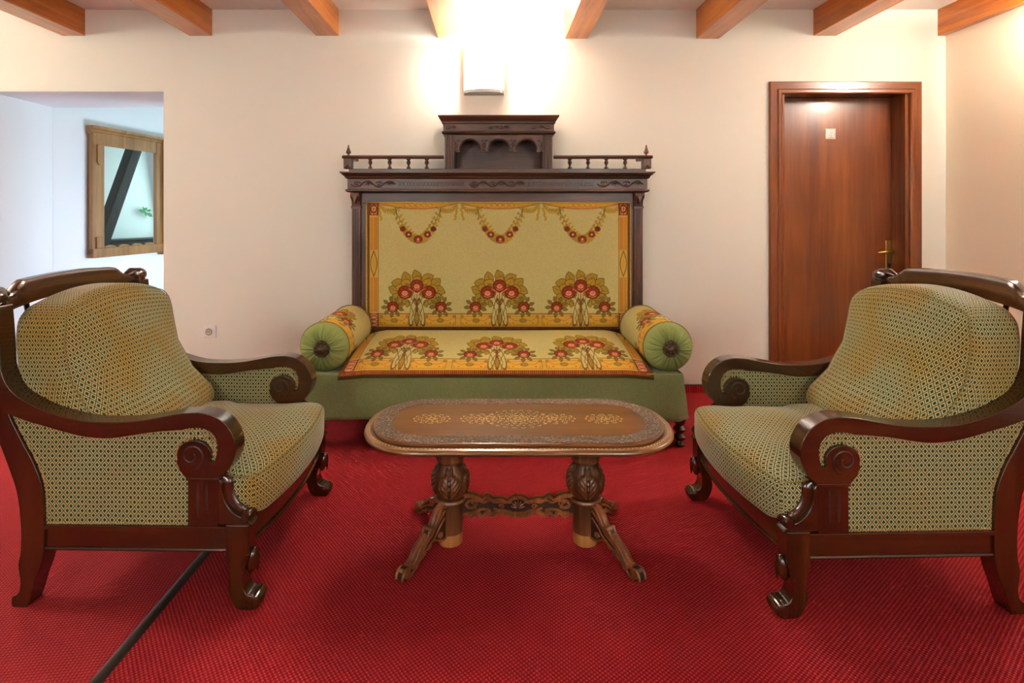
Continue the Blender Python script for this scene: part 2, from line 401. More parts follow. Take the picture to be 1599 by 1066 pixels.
# beams
bx = [115, 313.5, 511, 702, 900, 1105, 1288, 1482]
pos = ['leftmost ceiling beam, running out above the wall opening', 'second ceiling beam from the left, above the edge of the wall opening', 'third ceiling beam from the left, above the plain wall',
       'ceiling beam washed yellow by the wall lamp, just left of it', 'ceiling beam just right of the lit wall lamp, above the settee shelf',
       'ceiling beam between the settee and the door', 'reddish ceiling beam above the brown door', 'reddish ceiling beam lying along the right wall']
for i, px in enumerate(bx):
    x = (px-770)/229; y1 = YW+.03
    o = MB().box(x-.078, x+.078, -2.4, y1, 2.43-(.02 if i in (3, 4, 5) else 0), 2.63).build('ceiling_beam', M['beam'], bevel=.004, seg=2)
    tag(o, 'honey-brown varnished ' + pos[i] if 'honey' not in pos[i] else pos[i], 'beam', 'exposed timber ceiling beams', 'structure')
# threshold strip
t = MB().prism([(-1.051, 0), (-1.015, 0), (-1.017, .003), (-1.028, .0065), (-1.038, .0065), (-1.049, .003)], -2.3, 3.78, 'XZ').build('threshold_strip', M['strip'], smooth=True)
tag(t, 'dark metal carpet joining strip running along the floor under the left armchair', 'floor strip')

# ------------------------------------------------------------------ door
D = empty('door_1', (2.395, YW, 0)); st(D)
def dloc(mb): return mb.xf(Matrix.Translation((-2.395, -YW, 0)))
lf = dloc(MB().box(1.985, 2.806, 3.93, 3.97, .006, 2.034)).build('door_leaf', M['doorwood'], D, bevel=.003)
# casing: moulded, two uprights and a head
CPR = [(0, 0), (0, -.014), (.006, -.02), (.05, -.02), (.058, -.027), (.075, -.027), (.083, -.02), (.085, -.008), (.085, 0)]
def mitred(path_fn, nm, mat):
    V = []; k = len(CPR)
    for e in (0, 1): V += [path_fn(d, t, e) for d, t in CPR]
    F = [(j, (j+1) % k, (j+1) % k+k, j+k) for j in range(k)]+[tuple(range(k))[::-1], tuple(range(k, 2*k))]
    me = MB().add(V, F); o = dloc(me).build(nm, M[mat], D, smooth=False)
    bm = bmesh.new(); bm.from_mesh(o.data); bmesh.ops.recalc_face_normals(bm, faces=bm.faces); bm.to_mesh(o.data); bm.free()
mitred(lambda d, t, e: (1.878+d, YW+t, 0 if e == 0 else 2.115-d), 'door_casing', 'casing')
mitred(lambda d, t, e: (2.913-d, YW+t, 0 if e == 0 else 2.115-d), 'door_casing', 'casing')
mitred(lambda d, t, e: ((1.878+d) if e == 0 else (2.913-d), YW+t, 2.115-d), 'door_casing_head', 'casing_x')
dloc(MB().box(1.963, 1.985, YW-.005, 4.02, 0, 2.054)).build('door_jamb', M['casing'], D, smooth=False)
dloc(MB().box(2.806, 2.828, YW-.005, 4.02, 0, 2.054)).build('door_jamb', M['casing'], D, smooth=False)
dloc(MB().box(1.985, 2.806, YW-.005, 4.02, 2.034, 2.054)).build('door_jamb_head', M['casing_x'], D, smooth=False)
hx = (1386.5-770)*3.93/870; hz0 = 1.22-(421-333)*3.93/870; hz1 = 1.22-(375-333)*3.93/870
pl = dloc(MB().box(hx-.021, hx+.021, 3.922, 3.93, hz0, hz1)).build('door_handle', M['brass'], D, bevel=.004)
lz = 1.22-(392-333)*3.93/870
dloc(MB().lathe([(.010, 3.875), (.010, 3.922)], (hx, 0, lz), 14, 'Y').tube(spline([(hx+.004, 3.877, lz), (hx-.03, 3.868, lz), (hx-.07, 3.87, lz-.003), (hx-.105, 3.882, lz-.008)], 5), [.0095]*5+[.009]*5+[.008]*4+[.0065, .005], 10)).build('lever', M['brass'], pl)
kz = 1.22-(415-333)*3.93/870
dloc(MB().lathe([(.008, 3.914), (.009, 3.922)], (hx, 0, kz+.012), 14, 'Y').box(hx-.006, hx+.006, 3.914, 3.922, kz-.018, kz+.01)).build('keyhole_cylinder', M['dark'], pl)
for sx in (-1, 1):
    dloc(MB().ball((hx+sx*.013, 3.921, hz1-.012), .003, 8, 5)).build('screw', M['dark'], pl)
# square sign on the door
sx, sz = (1296-770)*3.93/870, 1.22+(333-209)*3.93/870
S = empty('door_sign', (sx, 3.93, sz)); tag(S, 'small square ivory pictogram plate fixed high on the brown door', 'sign')
MB().box(-.037, .037, -.006, 0, -.037, .037).build('plate', M['signboard'], S, bevel=.003)
MB().box(-.029, .029, -.0075, -.0055, -.029, .029).build('raised_field', M['white_plastic'], S, bevel=.002)
figm = plain('sign_ink', srgb(78, 74, 44), .5)
f = MB().ball((-.003, -.0085, .0115), (.0022, .001, .0022), 8, 5).ball((.010, -.0085, .0115), (.0022, .001, .0022), 8, 5)
f.tube([(-.009, -.008, .006), (-.013, -.008, -.004), (-.009, -.008, -.016)], .0008, 5)
f.tube([(-.001, -.008, -.016), (.004, -.008, -.015), (.008, -.008, -.009)], .0014, 5)
f.tube([(.003, -.008, .005), (.006, -.008, .001), (.001, -.008, -.004)], .0008, 5)
f.tube([(.028, -.008, .0), (.028, -.008, -.02)], .0008, 5)
f.build('pictogram', figm, S)
MB().box(-.022, .018, -.009, -.0075, -.0275, -.025).build('base_line', plain('ochre_ink', srgb(196, 168, 60), .5), S, smooth=False)

# ------------------------------------------------------------------ socket
K = empty('power_socket', (-1.930, YW, .417)); tag(K, 'white square power socket low on the wall between armchair and settee', 'socket')
MB().box(-.043, .043, -.008, 0, -.043, .043).build('frame', M['white_plastic'], K, bevel=.003)
MB().box(-.032, .028, -.0125, -.008, -.034, .026).build('cover', M['white_plastic'], K, bevel=.002)
MB().lathe([(.0215, -.0135), (.0215, -.0128)], (-.003, 0, -.003), 24, 'Y').build('recess', M['socket_inner'], K)
MB().lathe([(.024, -.0125), (.0235, -.0140), (.0218, -.0142), (.0205, -.0138)], (-.003, 0, -.003), 24, 'Y').build('rim', plain('socket_rim', srgb(110, 98, 78), .5), K)
MB().lathe([(.0195, -.0155), (.0195, -.0125)], (-.003, 0, -.003), 24, 'Y').build('well', M['socket_inner'], K)
for s_ in (-1, 1): MB().lathe([(.0028, -.0162), (.0028, -.0152)], (-.003+s_*.006, 0, 0), 10, 'Y').build('contact_hole', M['dark'], K)

# ------------------------------------------------------------------ wall lamp
def wall_lamp(loc, rz, label, watts):
    L = empty('wall_lamp', loc, rz); tag(L, label, 'lamp', 'wall lamps')
    MB().box(-.133, .133, -.012, 0, 0, .335).build('back_plate', M['steel'], L, bevel=.002)
    for xa in (-.135, .129): MB().box(xa, xa+.006, -.062, 0, 0, .335).build('side_frame', M['steel'], L, smooth=False)
    pts = arc(0, -.055, .129, .055, 180, 360, 16)
    MB().prism([(-.129, 0)]+pts+[(.129, 0)], 0, .022, 'XY').build('bottom_tray', M['steel'], L, smooth=False)
    n = 20; V = []; F = []
    for i, z in enumerate((.014, .03, .17, .31, .335)):
        for j in range(n+1):
            a = math.radians(180+180*j/n); V.append((.122*math.cos(a), -.045+.06*math.sin(a), z))
    for i in range(4):
        for j in range(n): F.append((i*(n+1)+j, i*(n+1)+j+1, (i+1)*(n+1)+j+1, (i+1)*(n+1)+j))
    MB().add(V, F).build('glass_shade', M['diffuser'], L)
    up = bpy.data.lights.new('bulb', 'AREA'); up.shape = 'RECTANGLE'; up.size = .2; up.size_y = .07; up.energy = watts*.5; up.color = WARM
    o = bpy.data.objects.new('bulb_up', up); COL.objects.link(o); o.parent = L; o.location = (0, -.06, .345); o.rotation_euler = (PI, 0, 0)
    fr = bpy.data.lights.new('bulb', 'AREA'); fr.shape = 'RECTANGLE'; fr.size = .22; fr.size_y = .28; fr.energy = watts*.3; fr.color = WARM
    o = bpy.data.objects.new('bulb_front', fr); COL.objects.link(o); o.parent = L; o.location = (0, -.113, .18); o.rotation_euler = (PI/2, 0, 0)
    return L
wall_lamp((-.0615, YW, 2.025), 0, 'lit frosted wall lamp in a steel frame high on the wall above the settee', 34)
wall_lamp((3.087, 2.78, 2.13), -PI/2, 'lit wall lamp on the right wall beside the door corner', 58)
wall_lamp((-4.4, 2.2, 2.05), PI/2, 'lit wall lamp on the left wall outside the opening', 68)
wall_lamp((-1.5, -2.4, 2.0), PI, 'added unseen key-light lamp on the wall behind the viewer, towards the opening side', 24)  # invented lamp, added as key light for the chair sides
wall_lamp((1.7, -2.4, 2.0), PI, 'added unseen key-light lamp on the wall behind the viewer, towards the door side', 24)  # second invented rear lamp, put in to light the chair sides

# ------------------------------------------------------------------ mirror in the corridor
th = math.atan(sl)
MR = empty('wall_mirror', (-3.390, 4.655, 0), -th)   # local y runs along the wall, +x out of it
tag(MR, 'honey oak framed mirror hanging on the pale wall beyond the opening', 'mirror')
def mbx(nm, y0, y1, z0, z1, x1, mat=M['mirrorwood'], x0=0, bw=.004): return MB().box(x0, x1, y0, y1, z0, z1).build(nm, mat, MR, bevel=bw)
mbx('backing', 0.0, 1.05, .87, 1.93, .02)
mbx('stile', 0.0, .12, .87, 1.9, .05); mbx('stile', .72, .79, .87, 1.9, .05); mbx('stile', .86, 1.05, .87, 1.9, .05)
mbx('stile_post', .79, .86, .84, 1.93, .075, bw=.008)
mbx('top_rail', .12, .72, 1.80, 1.90, .045); mbx('bottom_rail', 0.0, 1.05, .845, .925, .06)
cor = [(0, 1.885), (.04, 1.885), (.044, 1.9), (.052, 1.91), (.052, 1.92), (.066, 1.935), (.07, 1.955), (0, 1.955)]
cp = MB().prism(cor, -.012, 1.08, 'XZ'); cp.build('cornice', M['mirrorwood'], MR, smooth=False)
mbx('mirror_glass', .12, .72, .925, 1.81, .03, M['mirror'], .022, 0)
mbx('second_glass', .86+.1, 1.0, .925, 1.81, .055, M['mirrorwood'], .02)
for y0 in (.04, .80, .9):
    pts = [(y0, 1.80), (y0+.06, 1.80), (y0+.06, 1.66)]+arc(y0+.03, 1.66, .03, .035, 0, -180, 8)
    MB().prism(pts, .05, .085 if y0 == .8 else .062, 'YZ').build('pendant', M['mirrorwood'], MR, bevel=.003)
mbx('foot_block', .03, .09, .925, 1.02, .065); mbx('foot_block', .79, .86, .82, .9, .085)
sc_ = MB()
for k in range(4): sc_.prism([(.12+k*.15, .925)]+arc(.12+k*.15+.075, .925, .06, .02, 180, 0, 8)+[(.12+(k+1)*.15, .925)], .03, .04, 'YZ')
o = sc_.build('scalloped_edge', M['mirrorwood'], MR, smooth=False); o['kind'] = 'stuff'
# what the mirror looks at: timber brace, dark low cupboard, a leafy sprig
n_ = Vector((math.cos(th), -math.sin(th), 0))
def bounce(px, py, xplane):
    d = Vector(((px-770)/870., 1, (333-py)/870.)); P = Vector((-3.36, 4.62, 0))
    t = (P-Vector((0, 0, 1.22))).dot(n_)/d.dot(n_); H = Vector((0, 0, 1.22))+d*t
    d2 = d-2*d.dot(n_)*n_; return H+d2*((xplane-H.x)/d2.x)
A = bounce(168, 352, -1.56); B = bounce(212, 228, -1.56); dr = (B-A).normalized()
A2 = A-dr*1.35; B2 = B+dr*.75
br = MB(); side = Vector((0, 1, 0)); side = (side-dr*side.dot(dr)).normalized(); dep = dr.cross(side)
vs_ = [p+side*s*.06+dep*q*.07 for p in (A2, B2) for s, q in ((-1, -1), (1, -1), (1, 1), (-1, 1))]
br.add(vs_, [(0, 1, 2, 3), (7, 6, 5, 4), (0, 4, 5, 1), (1, 5, 6, 2), (2, 6, 7, 3), (3, 7, 4, 0)])
o = br.build('timber_brace', M['darkbeam'], smooth=True, bevel=.006); tag(o, 'dark slanting timber brace reflected in the oak mirror', 'beam')
C1 = bounce(160, 384, -1.3)
cz = bounce(200, 372, -1.3).z
q = empty('low_cupboard', (-1.203, 6.7, 0)); tag(q, 'dark low cupboard whose top edge shows at the bottom of the mirror', 'cupboard')
MB().box(-.26, 0, -.9, .9, .05, cz-.03).build('body', M['darkbeam'], q, bevel=.004)
MB().box(-.27, 0, -.93, .93, cz-.03, cz).build('top', M['darkbeam'], q, bevel=.004)
MB().box(-.24, 0, -.86, .86, 0, .05).build('plinth', M['darkbeam'], q, smooth=False)
G = bounce(228, 331, -1.25)
lp = empty('leaf_sprig', (-1.2, G.y, G.z)); tag(lp, 'bright green leafy sprig on the pale wall, seen in the mirror', 'plant')
MB().tube([(0, 0, 0), (-.05, 0, .01)], .004, 6).build('stem', M['leafgreen'], lp)
for k, (dy, dz, a, s_) in enumerate(((-.05, .01, 2.8, 1), (.0, .04, .5, .8), (.05, -.03, -.5, 1.1), (.0, -.02, -1.2, .8), (-.03, .045, 1.9, .7), (.05, .02, .1, .8))):
    u = Vector((0, math.cos(a), math.sin(a))); v_ = Vector((0, -math.sin(a), math.cos(a))); c = Vector((-.05, dy, dz))
    pts = [(0, 0), (.03, .02), (.06, .022), (.10, 0), (.06, -.022), (.03, -.02)]
    top = [c+u*(p[0]*s_-.04)+v_*p[1]*s_+Vector((-.012*math.sin(p[0]*30), 0, 0)) for p in pts]
    vv = top+[p+Vector((.003, 0, 0)) for p in top]
    MB().add(vv, [tuple(range(6)), tuple(range(11, 5, -1))]+[(i, i+6, (i+1) % 6+6, (i+1) % 6) for i in range(6)]).build('leaf', M['leafgreen'], lp)

# ------------------------------------------------------------------ tapestry print
class Paint:
    """small painter; coordinates are print units (1 unit = 4.138 mm of cloth)"""
    def __init__(s, x0, x1, y0, y1, sc, base):
        s.x0, s.y0, s.sc = x0, y0, sc; s.w = int((x1-x0)*sc); s.h = int((y1-y0)*sc)
        s.a = np.ones((s.h, s.w, 3))*np.array(base[:3])
        s.Y, s.X = np.mgrid[0:s.h, 0:s.w]; s.X = s.X/sc+x0+.5/sc; s.Y = s.Y/sc+y0+.5/sc
    def win(s, xa, xb, ya, yb):
        i0 = max(0, int((xa-s.x0)*s.sc)); i1 = min(s.w, int((xb-s.x0)*s.sc)+2); j0 = max(0, int((ya-s.y0)*s.sc)); j1 = min(s.h, int((yb-s.y0)*s.sc)+2)
        return (slice(j0, max(j0, j1)), slice(i0, max(i0, i1)))
    def ell(s, cx, cy, rx, ry, col, ang=0, outline=None, ow=.8, fill=True):
        R = max(rx, ry)+ow+1; w = s.win(cx-R, cx+R, cy-R, cy+R); X = s.X[w]-cx; Y = s.Y[w]-cy
        ca, sa = math.cos(ang), math.sin(ang); U = X*ca+Y*sa; V = -X*sa+Y*ca
        d = np.sqrt((U/rx)**2+(V/ry)**2)
        if fill: s.a[w][d < 1] = col[:3]
        if outline: s.a[w][(np.abs(d-1)*min(rx, ry)) < ow/2] = outline[:3]
    def leaf(s, cx, cy, L, wd, ang, col, outline=None):
        R = L+1; w = s.win(cx-R, cx+R, cy-R, cy+R); X = s.X[w]-cx; Y = s.Y[w]-cy
        ca, sa = math.cos(ang), math.sin(ang); U = (X*ca+Y*sa)/L; V = (-X*sa+Y*ca)/wd
        lim = np.clip(1-U*U, 0, 1)
        s.a[w][np.abs(V) < lim] = col[:3]
        if outline:
            s.a[w][(np.abs(V) < lim) & (np.abs(V) > lim-.32)] = outline[:3]
            s.a[w][(np.abs(V)*wd < .3) & (np.abs(U) < .7)] = outline[:3]
    def rect(s, xa, xb, ya, yb, col, edge=None, ew=.8):
        w = s.win(xa, xb, ya, yb); k = (s.X[w] >= xa) & (s.X[w] <= xb) & (s.Y[w] >= ya) & (s.Y[w] <= yb)
        if col is not None: s.a[w][k] = col[:3]
        if edge:
            e = k & ((s.X[w] < xa+ew) | (s.X[w] > xb-ew) | (s.Y[w] < ya+ew) | (s.Y[w] > yb-ew)); s.a[w][e] = edge[:3]
    def line(s, pts, wd, col):
        for (xa, ya), (xb, yb) in zip(pts[:-1], pts[1:]):
            w = s.win(min(xa, xb)-wd, max(xa, xb)+wd, min(ya, yb)-wd, max(ya, yb)+wd)
            X = s.X[w]-xa; Y = s.Y[w]-ya; dx, dy = xb-xa, yb-ya; L = dx*dx+dy*dy+1e-9
            t = np.clip((X*dx+Y*dy)/L, 0, 1); s.a[w][np.hypot(X-t*dx, Y-t*dy) < wd/2] = col[:3]
field = srgb(188, 178, 118); gold = srgb(194, 152, 50); olive = srgb(168, 138, 44); dkol = srgb(84, 72, 26); brn = srgb(96, 58, 26)
dred = srgb(92, 4, 12); red = srgb(146, 12, 22); pink = srgb(222, 150, 110); rust = srgb(166, 84, 34); pale = srgb(196, 186, 128); maroon = srgb(88, 24, 18)
T = Paint(570, 987, 314, 517, 3, field)
T.a *= (1+.10*(rng.rand(T.h//3+1, T.w//3+1).repeat(3, 0).repeat(3, 1)[:T.h, :T.w, None]-.5)*2)
def rose(cx, cy, r, open_=True):
    T.ell(cx, cy, r, r*.92, dred)
    for k in range(7):
        a = k*2*PI/7+.4; T.ell(cx+r*.62*math.cos(a), cy+r*.58*math.sin(a), r*.30, r*.2, red, a+PI/2, dred, .7)
    if open_:
        T.ell(cx, cy+r*.12, r*.4, r*.34, pink); T.line([(cx-r*.4, cy-r*.1), (cx, cy+r*.3), (cx+r*.4, cy-r*.1)], .7, red)
        T.line([(cx-r*.15, cy-r*.3), (cx, cy+r*.1), (cx+r*.2, cy-r*.3)], .6, dred)
        T.line([(cx-r*.5, cy+r*.5), (cx, cy+r*.7), (cx+r*.5, cy+r*.5)], .7, pink)
CX = 778.5
# lower band
T.rect(590, 967, 487, 508, srgb(190, 156, 62)); T.rect(590, 967, 486.6, 488.2, rust); T.rect(590, 967, 490, 491, pale)
for c in (652.5, 780, 905):
    for sgn in (-1, 1):
        xa, xb = sorted((c+sgn*11, c+sgn*61.5))
        if xa < 594: xa = 594
        if xb > 964: xb = 964
        T.rect(xa+1.5, xb-1.5, 491, 505.5, srgb(206, 160, 54), rust, .9); m_ = (xa+xb)/2
        T.ell(m_, 498, 5, 3, srgb(150, 120, 50), 0, brn, .6)
        T.line([(xa+6, 494), (m_-12, 499), (m_-6, 497)], .8, rust); T.line([(xb-6, 494), (m_+12, 499), (m_+6, 497)], .8, rust)
        for q_ in (xa+3.5, xb-3.5): T.rect(q_-2, q_+2, 490, 494, olive, brn, .8); T.ell(q_, 503, 2, 2, gold, 0, rust, .7)
        for q_ in (m_-15, m_+15): T.ell(q_, 502, 1.2, 1.2, rust)
# bouquets
for c in (652.5, 780, 905):
    for ring, (rx, ry, n, L, wd, cc) in enumerate(((34, 23, 9, 9.8, 6.6, srgb(156, 130, 44)), (25, 15, 7, 9, 6.5, srgb(170, 136, 42)), (14, 8, 5, 8, 6, srgb(138, 112, 38)))):
        for k in range(n):
            a = math.radians(205-230*k/(n-1)); x = c+rx*math.cos(a); y = 453-ry*math.sin(a)
            aa_ = math.atan2(-ry*math.sin(a), rx*math.cos(a))+(.45 if k % 2 else -.35); T.leaf(x, y, L+1.3, wd+1.1, aa_, dkol); T.leaf(x, y, L, wd, aa_, cc); T.line([(x-L*.5*math.cos(aa_), y-L*.5*math.sin(aa_)), (x+L*.5*math.cos(aa_), y+L*.5*math.sin(aa_))], .6, dkol)
    for sgn in (-1, 1):
        for (dx, dy, an) in ((33, 460, .5), (27, 468, 1.1), (20, 470, .9), (14, 472, 1.4), (25, 474, .2)):
            T.leaf(c+sgn*dx, dy, 6.5, 4, an if sgn > 0 else PI-an, olive, dkol)
        for k in range(9):
            a = k*2*PI/9+.3; T.leaf(c+sgn*37+13*math.cos(a), 477+12*math.sin(a), 5.5, 3, a, srgb(120, 108, 40), dkol)
    # vase of stems
    for dx, rx, an in ((-6.5, 4.8, .16), (6.5, 4.8, -.16)):
        T.ell(c+dx, 486, rx-.6, 21, field, an, brn, .9)
    T.ell(c, 494, 2.2, 13, gold, 0, brn, .8); T.line([(c, 455), (c, 508)], 1.2, brn)
    for sgn in (-1, 1):
        T.line([(c+sgn*10, 458), (c+sgn*6, 468), (c-sgn*4, 482), (c-sgn*8, 494), (c-sgn*5, 508)], 1.0, brn)
        T.line([(c+sgn*17, 462), (c+sgn*9, 476), (c+sgn*4, 492), (c+sgn*1, 508)], 1.0, dkol)
        T.line([(c+sgn*3, 458), (c+sgn*5, 466), (c, 478)], .9, brn)
        rose(c+sgn*18.5, 454.5, 11.3); rose(c+sgn*37, 477, 9.3)
    rose(c, 444, 10.5); T.line([(c-14, 447), (c-8, 452), (c, 455), (c+8, 452), (c+14, 447)], 2.2, red); T.line([(c-12, 449), (c, 456.5), (c+12, 449)], .8, pink)
# top swag and garlands
for c in (654.5, 781, 907.5):
    for x in np.arange(c-62, c+62, .34):
        u = (x-c)/62; y = 317+9*(1-u*u); T.line([(x, 315.5), (x, y)], .5, gold); T.line([(x, y-.4), (x, y+.4)], .9, rust)
    for k in range(-2, 3): T.ell(c+k*9, 320.5, 3.4, 2.6, srgb(216, 176, 84), 0, rust, .9); T.line([(c+k*9-1.5, 322), (c+k*9+1.5, 319)], .7, rust)
    for sgn in (-1, 1):
        p = [(c+sgn*59, 320), (c+sgn*52, 328), (c+sgn*42, 329), (c+sgn*34, 327)]
        T.line(p, .9, brn)
        for t_ in np.linspace(0, 1, 9):
            i = t_*2.99; k = int(i); fx = p[k][0]+(p[k+1][0]-p[k][0])*(i-k); fy = p[k][1]+(p[k+1][1]-p[k][1])*(i-k)
            T.leaf(fx, fy-2, 3.2, 1.5, 1.0*sgn+t_, olive); T.leaf(fx, fy+2.5, 3.2, 1.5, -1.0*sgn+t_, olive)
        for k in range(5): T.leaf(c+sgn*(60-k*.8), 326+k*4, 3.2, 1.7, (.9 if k % 2 else 2.2), olive)
        g_ = [(c+sgn*(35-u_*35), 327+46*math.sin(u_*PI/2)**.9) for u_ in np.linspace(0, 1, 22)]
        T.line(g_, 1.0, dkol)
        for k, (x, y) in enumerate(g_[1:]):
            s_ = 2.6+2.4*(k/21); T.leaf(x+4, y+(3 if k % 2 else -3), s_, s_*.5, (.7 if k % 2 else -.6), olive); T.leaf(x-4, y+(-3 if k % 2 else 3), s_, s_*.5, (2.4 if k % 2 else -2.4), srgb(150, 126, 50))
        T.line([(c+sgn*35, 323), (c+sgn*33, 340)], 1, dkol); T.line([(c+sgn*27, 323), (c+sgn*35, 329)], .9, dkol)
        rose(c+sgn*23.5, 357, 4.6, False); rose(c+sgn*14.5, 365.5, 5.4, False)
        T.ell(c+sgn*14.5, 365.5, 1.7, 1.7, pink)
    rose(c, 373, 6.8); T.ell(c, 373, 2.4, 2.4, pink, 0, dred, .8)
# side columns
def mirror_x(f):
    f(lambda x: x); f(lambda x: 2*CX-x)
def side(g):
    def R(xa, xb, ya, yb, col, edge=None, ew=.8):
        a_, b_ = sorted((g(xa), g(xb))); T.rect(a_, b_, ya, yb, col, edge, ew)
    R(570, 575, 314, 517, maroon); R(575, 579.5, 314, 517, brn); R(579.5, 593, 314, 517, srgb(196, 160, 74)); R(592.6, 593.8, 314, 510, maroon)
    R(579.5, 592.6, 317, 336, pink, dred, 1.6)
    cx = g(586.0); T.ell(cx, 326, 4.4, 6, srgb(206, 150, 96), 0, dred, 1.8); T.ell(cx, 326, 1.2, 1.6, dred)
    for dx, dy in ((-4.5, -7), (4.5, -7), (-4.5, 7), (4.5, 7)): T.line([(cx+dx, 326+dy), (cx+dx*.4, 326+dy*.5)], 1.4, dred)
    T.line([(cx-6.5, 326), (cx+6.5, 326)], 1, dred); T.line([(cx, 317), (cx, 336)], 1, dred)
    for ya, yb in ((339, 389), (432, 484)):
        for xa in (580.6, 586.8): R(xa, xa+4.8, ya, yb, gold, rust, .8); R(xa+2.0, xa+2.8, ya+1, yb-1, rust)
    for k in range(24):
        t_ = k/23; ww = 5*math.sin(t_*PI); y = 391+39*t_
        for s_ in (-1, 1): T.ell(cx+s_*ww, y, .9, .9, dkol)
    T.ell(cx, 411, 2.4, 8, gold)
    R(579.5, 592.6, 487, 508, pink, dred, 1)
    for k in range(4): T.line([(cx-6.5, 488+k*6), (cx+6.5, 493+k*6)], 1, dred); T.line([(cx+6.5, 488+k*6), (cx-6.5, 493+k*6)], 1, dred)
mirror_x(side)
# border at the foot
T.rect(576, 981, 508, 513.5, maroon); T.rect(570, 987, 513.5, 517, srgb(44, 36, 18))
for k, x in enumerate(np.arange(577, 980, 2.6)): T.rect(x, x+1.1, 509, 512, rust)
T.rect(590, 967, 507.2, 508, gold)
# soften to the weave
def blur(a):
    b = a.copy(); b[1:-1, 1:-1] = (a[1:-1, 1:-1]*2+a[:-2, 1:-1]+a[2:, 1:-1]+a[1:-1, :-2]+a[1:-1, 2:])/6; return b
TA = blur(T.a)
def sample(u, v):
    i = np.clip(((u-T.x0)*T.sc).astype(int), 0, T.w-1); j = np.clip(((v-T.y0)*T.sc).astype(int), 0, T.h-1); return TA[j, i]
def grid_mesh(name, nu, nv, fn, print_uv, mat, parent, flip=False):
    """fn(s,t)->x,y,z arrays; print_uv(s,t)->u,v in print units"""
    s, t = np.meshgrid(np.linspace(0, 1, nu), np.linspace(0, 1, nv)); P = np.stack(fn(s, t), -1).reshape(-1, 3).astype('f')
    i = np.arange(nu*nv).reshape(nv, nu); q = np.stack((i[:-1, :-1], i[:-1, 1:], i[1:, 1:], i[1:, :-1]), -1).reshape(-1, 4)
    if flip: q = q[:, ::-1]
    me = bpy.data.meshes.new(name); me.vertices.add(len(P)); me.vertices.foreach_set('co', P.ravel())
    me.loops.add(q.size); me.loops.foreach_set('vertex_index', q.ravel().astype('i'))
    me.polygons.add(len(q)); me.polygons.foreach_set('loop_start', np.arange(0, q.size, 4).astype('i'))
    me.update(calc_edges=True)
    me.polygons.foreach_set('use_smooth', np.ones(len(q), bool))
    if print_uv:
        u, v = print_uv(s, t); c = sample(u, v).reshape(-1, 3); c = np.concatenate((c, np.ones((len(c), 1))), 1).astype('f')
        ca = me.color_attributes.new('print', 'FLOAT_COLOR', 'POINT'); ca.data.foreach_set('color', c.ravel())
    me.validate()
    return link(name, me, mat, parent, smooth=False)

# ------------------------------------------------------------------ settee
SX = .027
SF = empty('settee', (SX, 3.3, 0)); tag(SF, 'antique settee with tall carved back, floral tapestry seat and green skirt', 'settee')
sx_ = lambda mb: mb.xf(Matrix.Translation((-SX, -3.3, 0)))
def sbx(nm, x0, x1, y0, y1, z0, z1, mat='oldoak', bw=.003, par=None): return sx_(MB().box(x0, x1, y0, y1, z0, z1)).build(nm, M[mat], par or SF, bevel=bw)
FY = 3.58      # front plane of the back frame
sbx('back_board', -.905, .959, FY+.03, FY+.06, .30, 1.36)
for x0, x1 in ((-.905, -.848), (.902, .959)):
    pst = sbx('pilaster', x0, x1, FY-.012, FY+.05, .30, 1.262, 'oldoak_z')
    for k in range(4):
        xx = x0+.0085+k*.0133; sx_(MB().tube([(xx, FY-.012, .42), (xx, FY-.012, 1.245)], .0048, 8)).build('reed', M['oldoak_z'], pst)
    sx_(MB().box(x0-.004, x1+.004, FY-.02, FY+.05, 1.252, 1.268)).build('band', M['oldoak'], pst, bevel=.003)
    c_ = (x0+x1)/2; cp = MB().prism(spline([(FY-.016, 1.268), (FY-.022, 1.30), (FY-.045, 1.315), (FY-.055, 1.335), (FY-.052, 1.352)], 4)+[(FY+.03, 1.352), (FY+.03, 1.268)], x0, x1, 'YZ')
    sx_(cp).build('bracket', M['oldoak_z'], pst, bevel=.002)
    sx_(MB().prism([(c_-.02, 1.335), (c_+.02, 1.335), (c_, 1.275)], FY-.055, FY-.02, 'XZ')).build('carved_leaf', M['oldoak_z'], pst, bevel=.006)
sbx('top_board', -.848, .902, FY, FY+.03, 1.285, 1.352); sbx('bottom_board', -.848, .902, FY, FY+.03, .36, .50)
sbx('side_board', -.848, -.815, FY, FY+.03, .50, 1.285, 'oldoak_z'); sbx('side_board', .87, .902, FY, FY+.03, .50, 1.285, 'oldoak_z')
# entablature: profile swept across (front) - depth grows upward
def entab(x0, x1, ya, prof):
    """prof: list of (out, z); front and both ends stepped by out"""
    V = []; F = []
    for out, z in prof: V += [(x0-out, 3.785, z), (x0-out, ya-out, z), (x1+out, ya-out, z), (x1+out, 3.785, z)]
    for i in range(len(prof)-1):
        for j in range(3): F.append((i*4+j, i*4+j+1, i*4+j+5, i*4+j+4))
        F.append((i*4+3, i*4, i*4+4, i*4+7))
    n = len(prof)-1; F.append((3, 2, 1, 0)); F.append((n*4, n*4+1, n*4+2, n*4+3)); return MB().add(V, F)
en = sx_(entab(-.915, .969, 3.53, [(0, 1.352), (.012, 1.356), (.018, 1.364), (.018, 1.370), (.006, 1.374), (.006, 1.437), (.012, 1.440), (.018, 1.444), (.022, 1.455), (.032, 1.462), (.038, 1.470), (.046, 1.474), (.046, 1.482)])).build('cornice', M['oldoak'], SF, smooth=False)
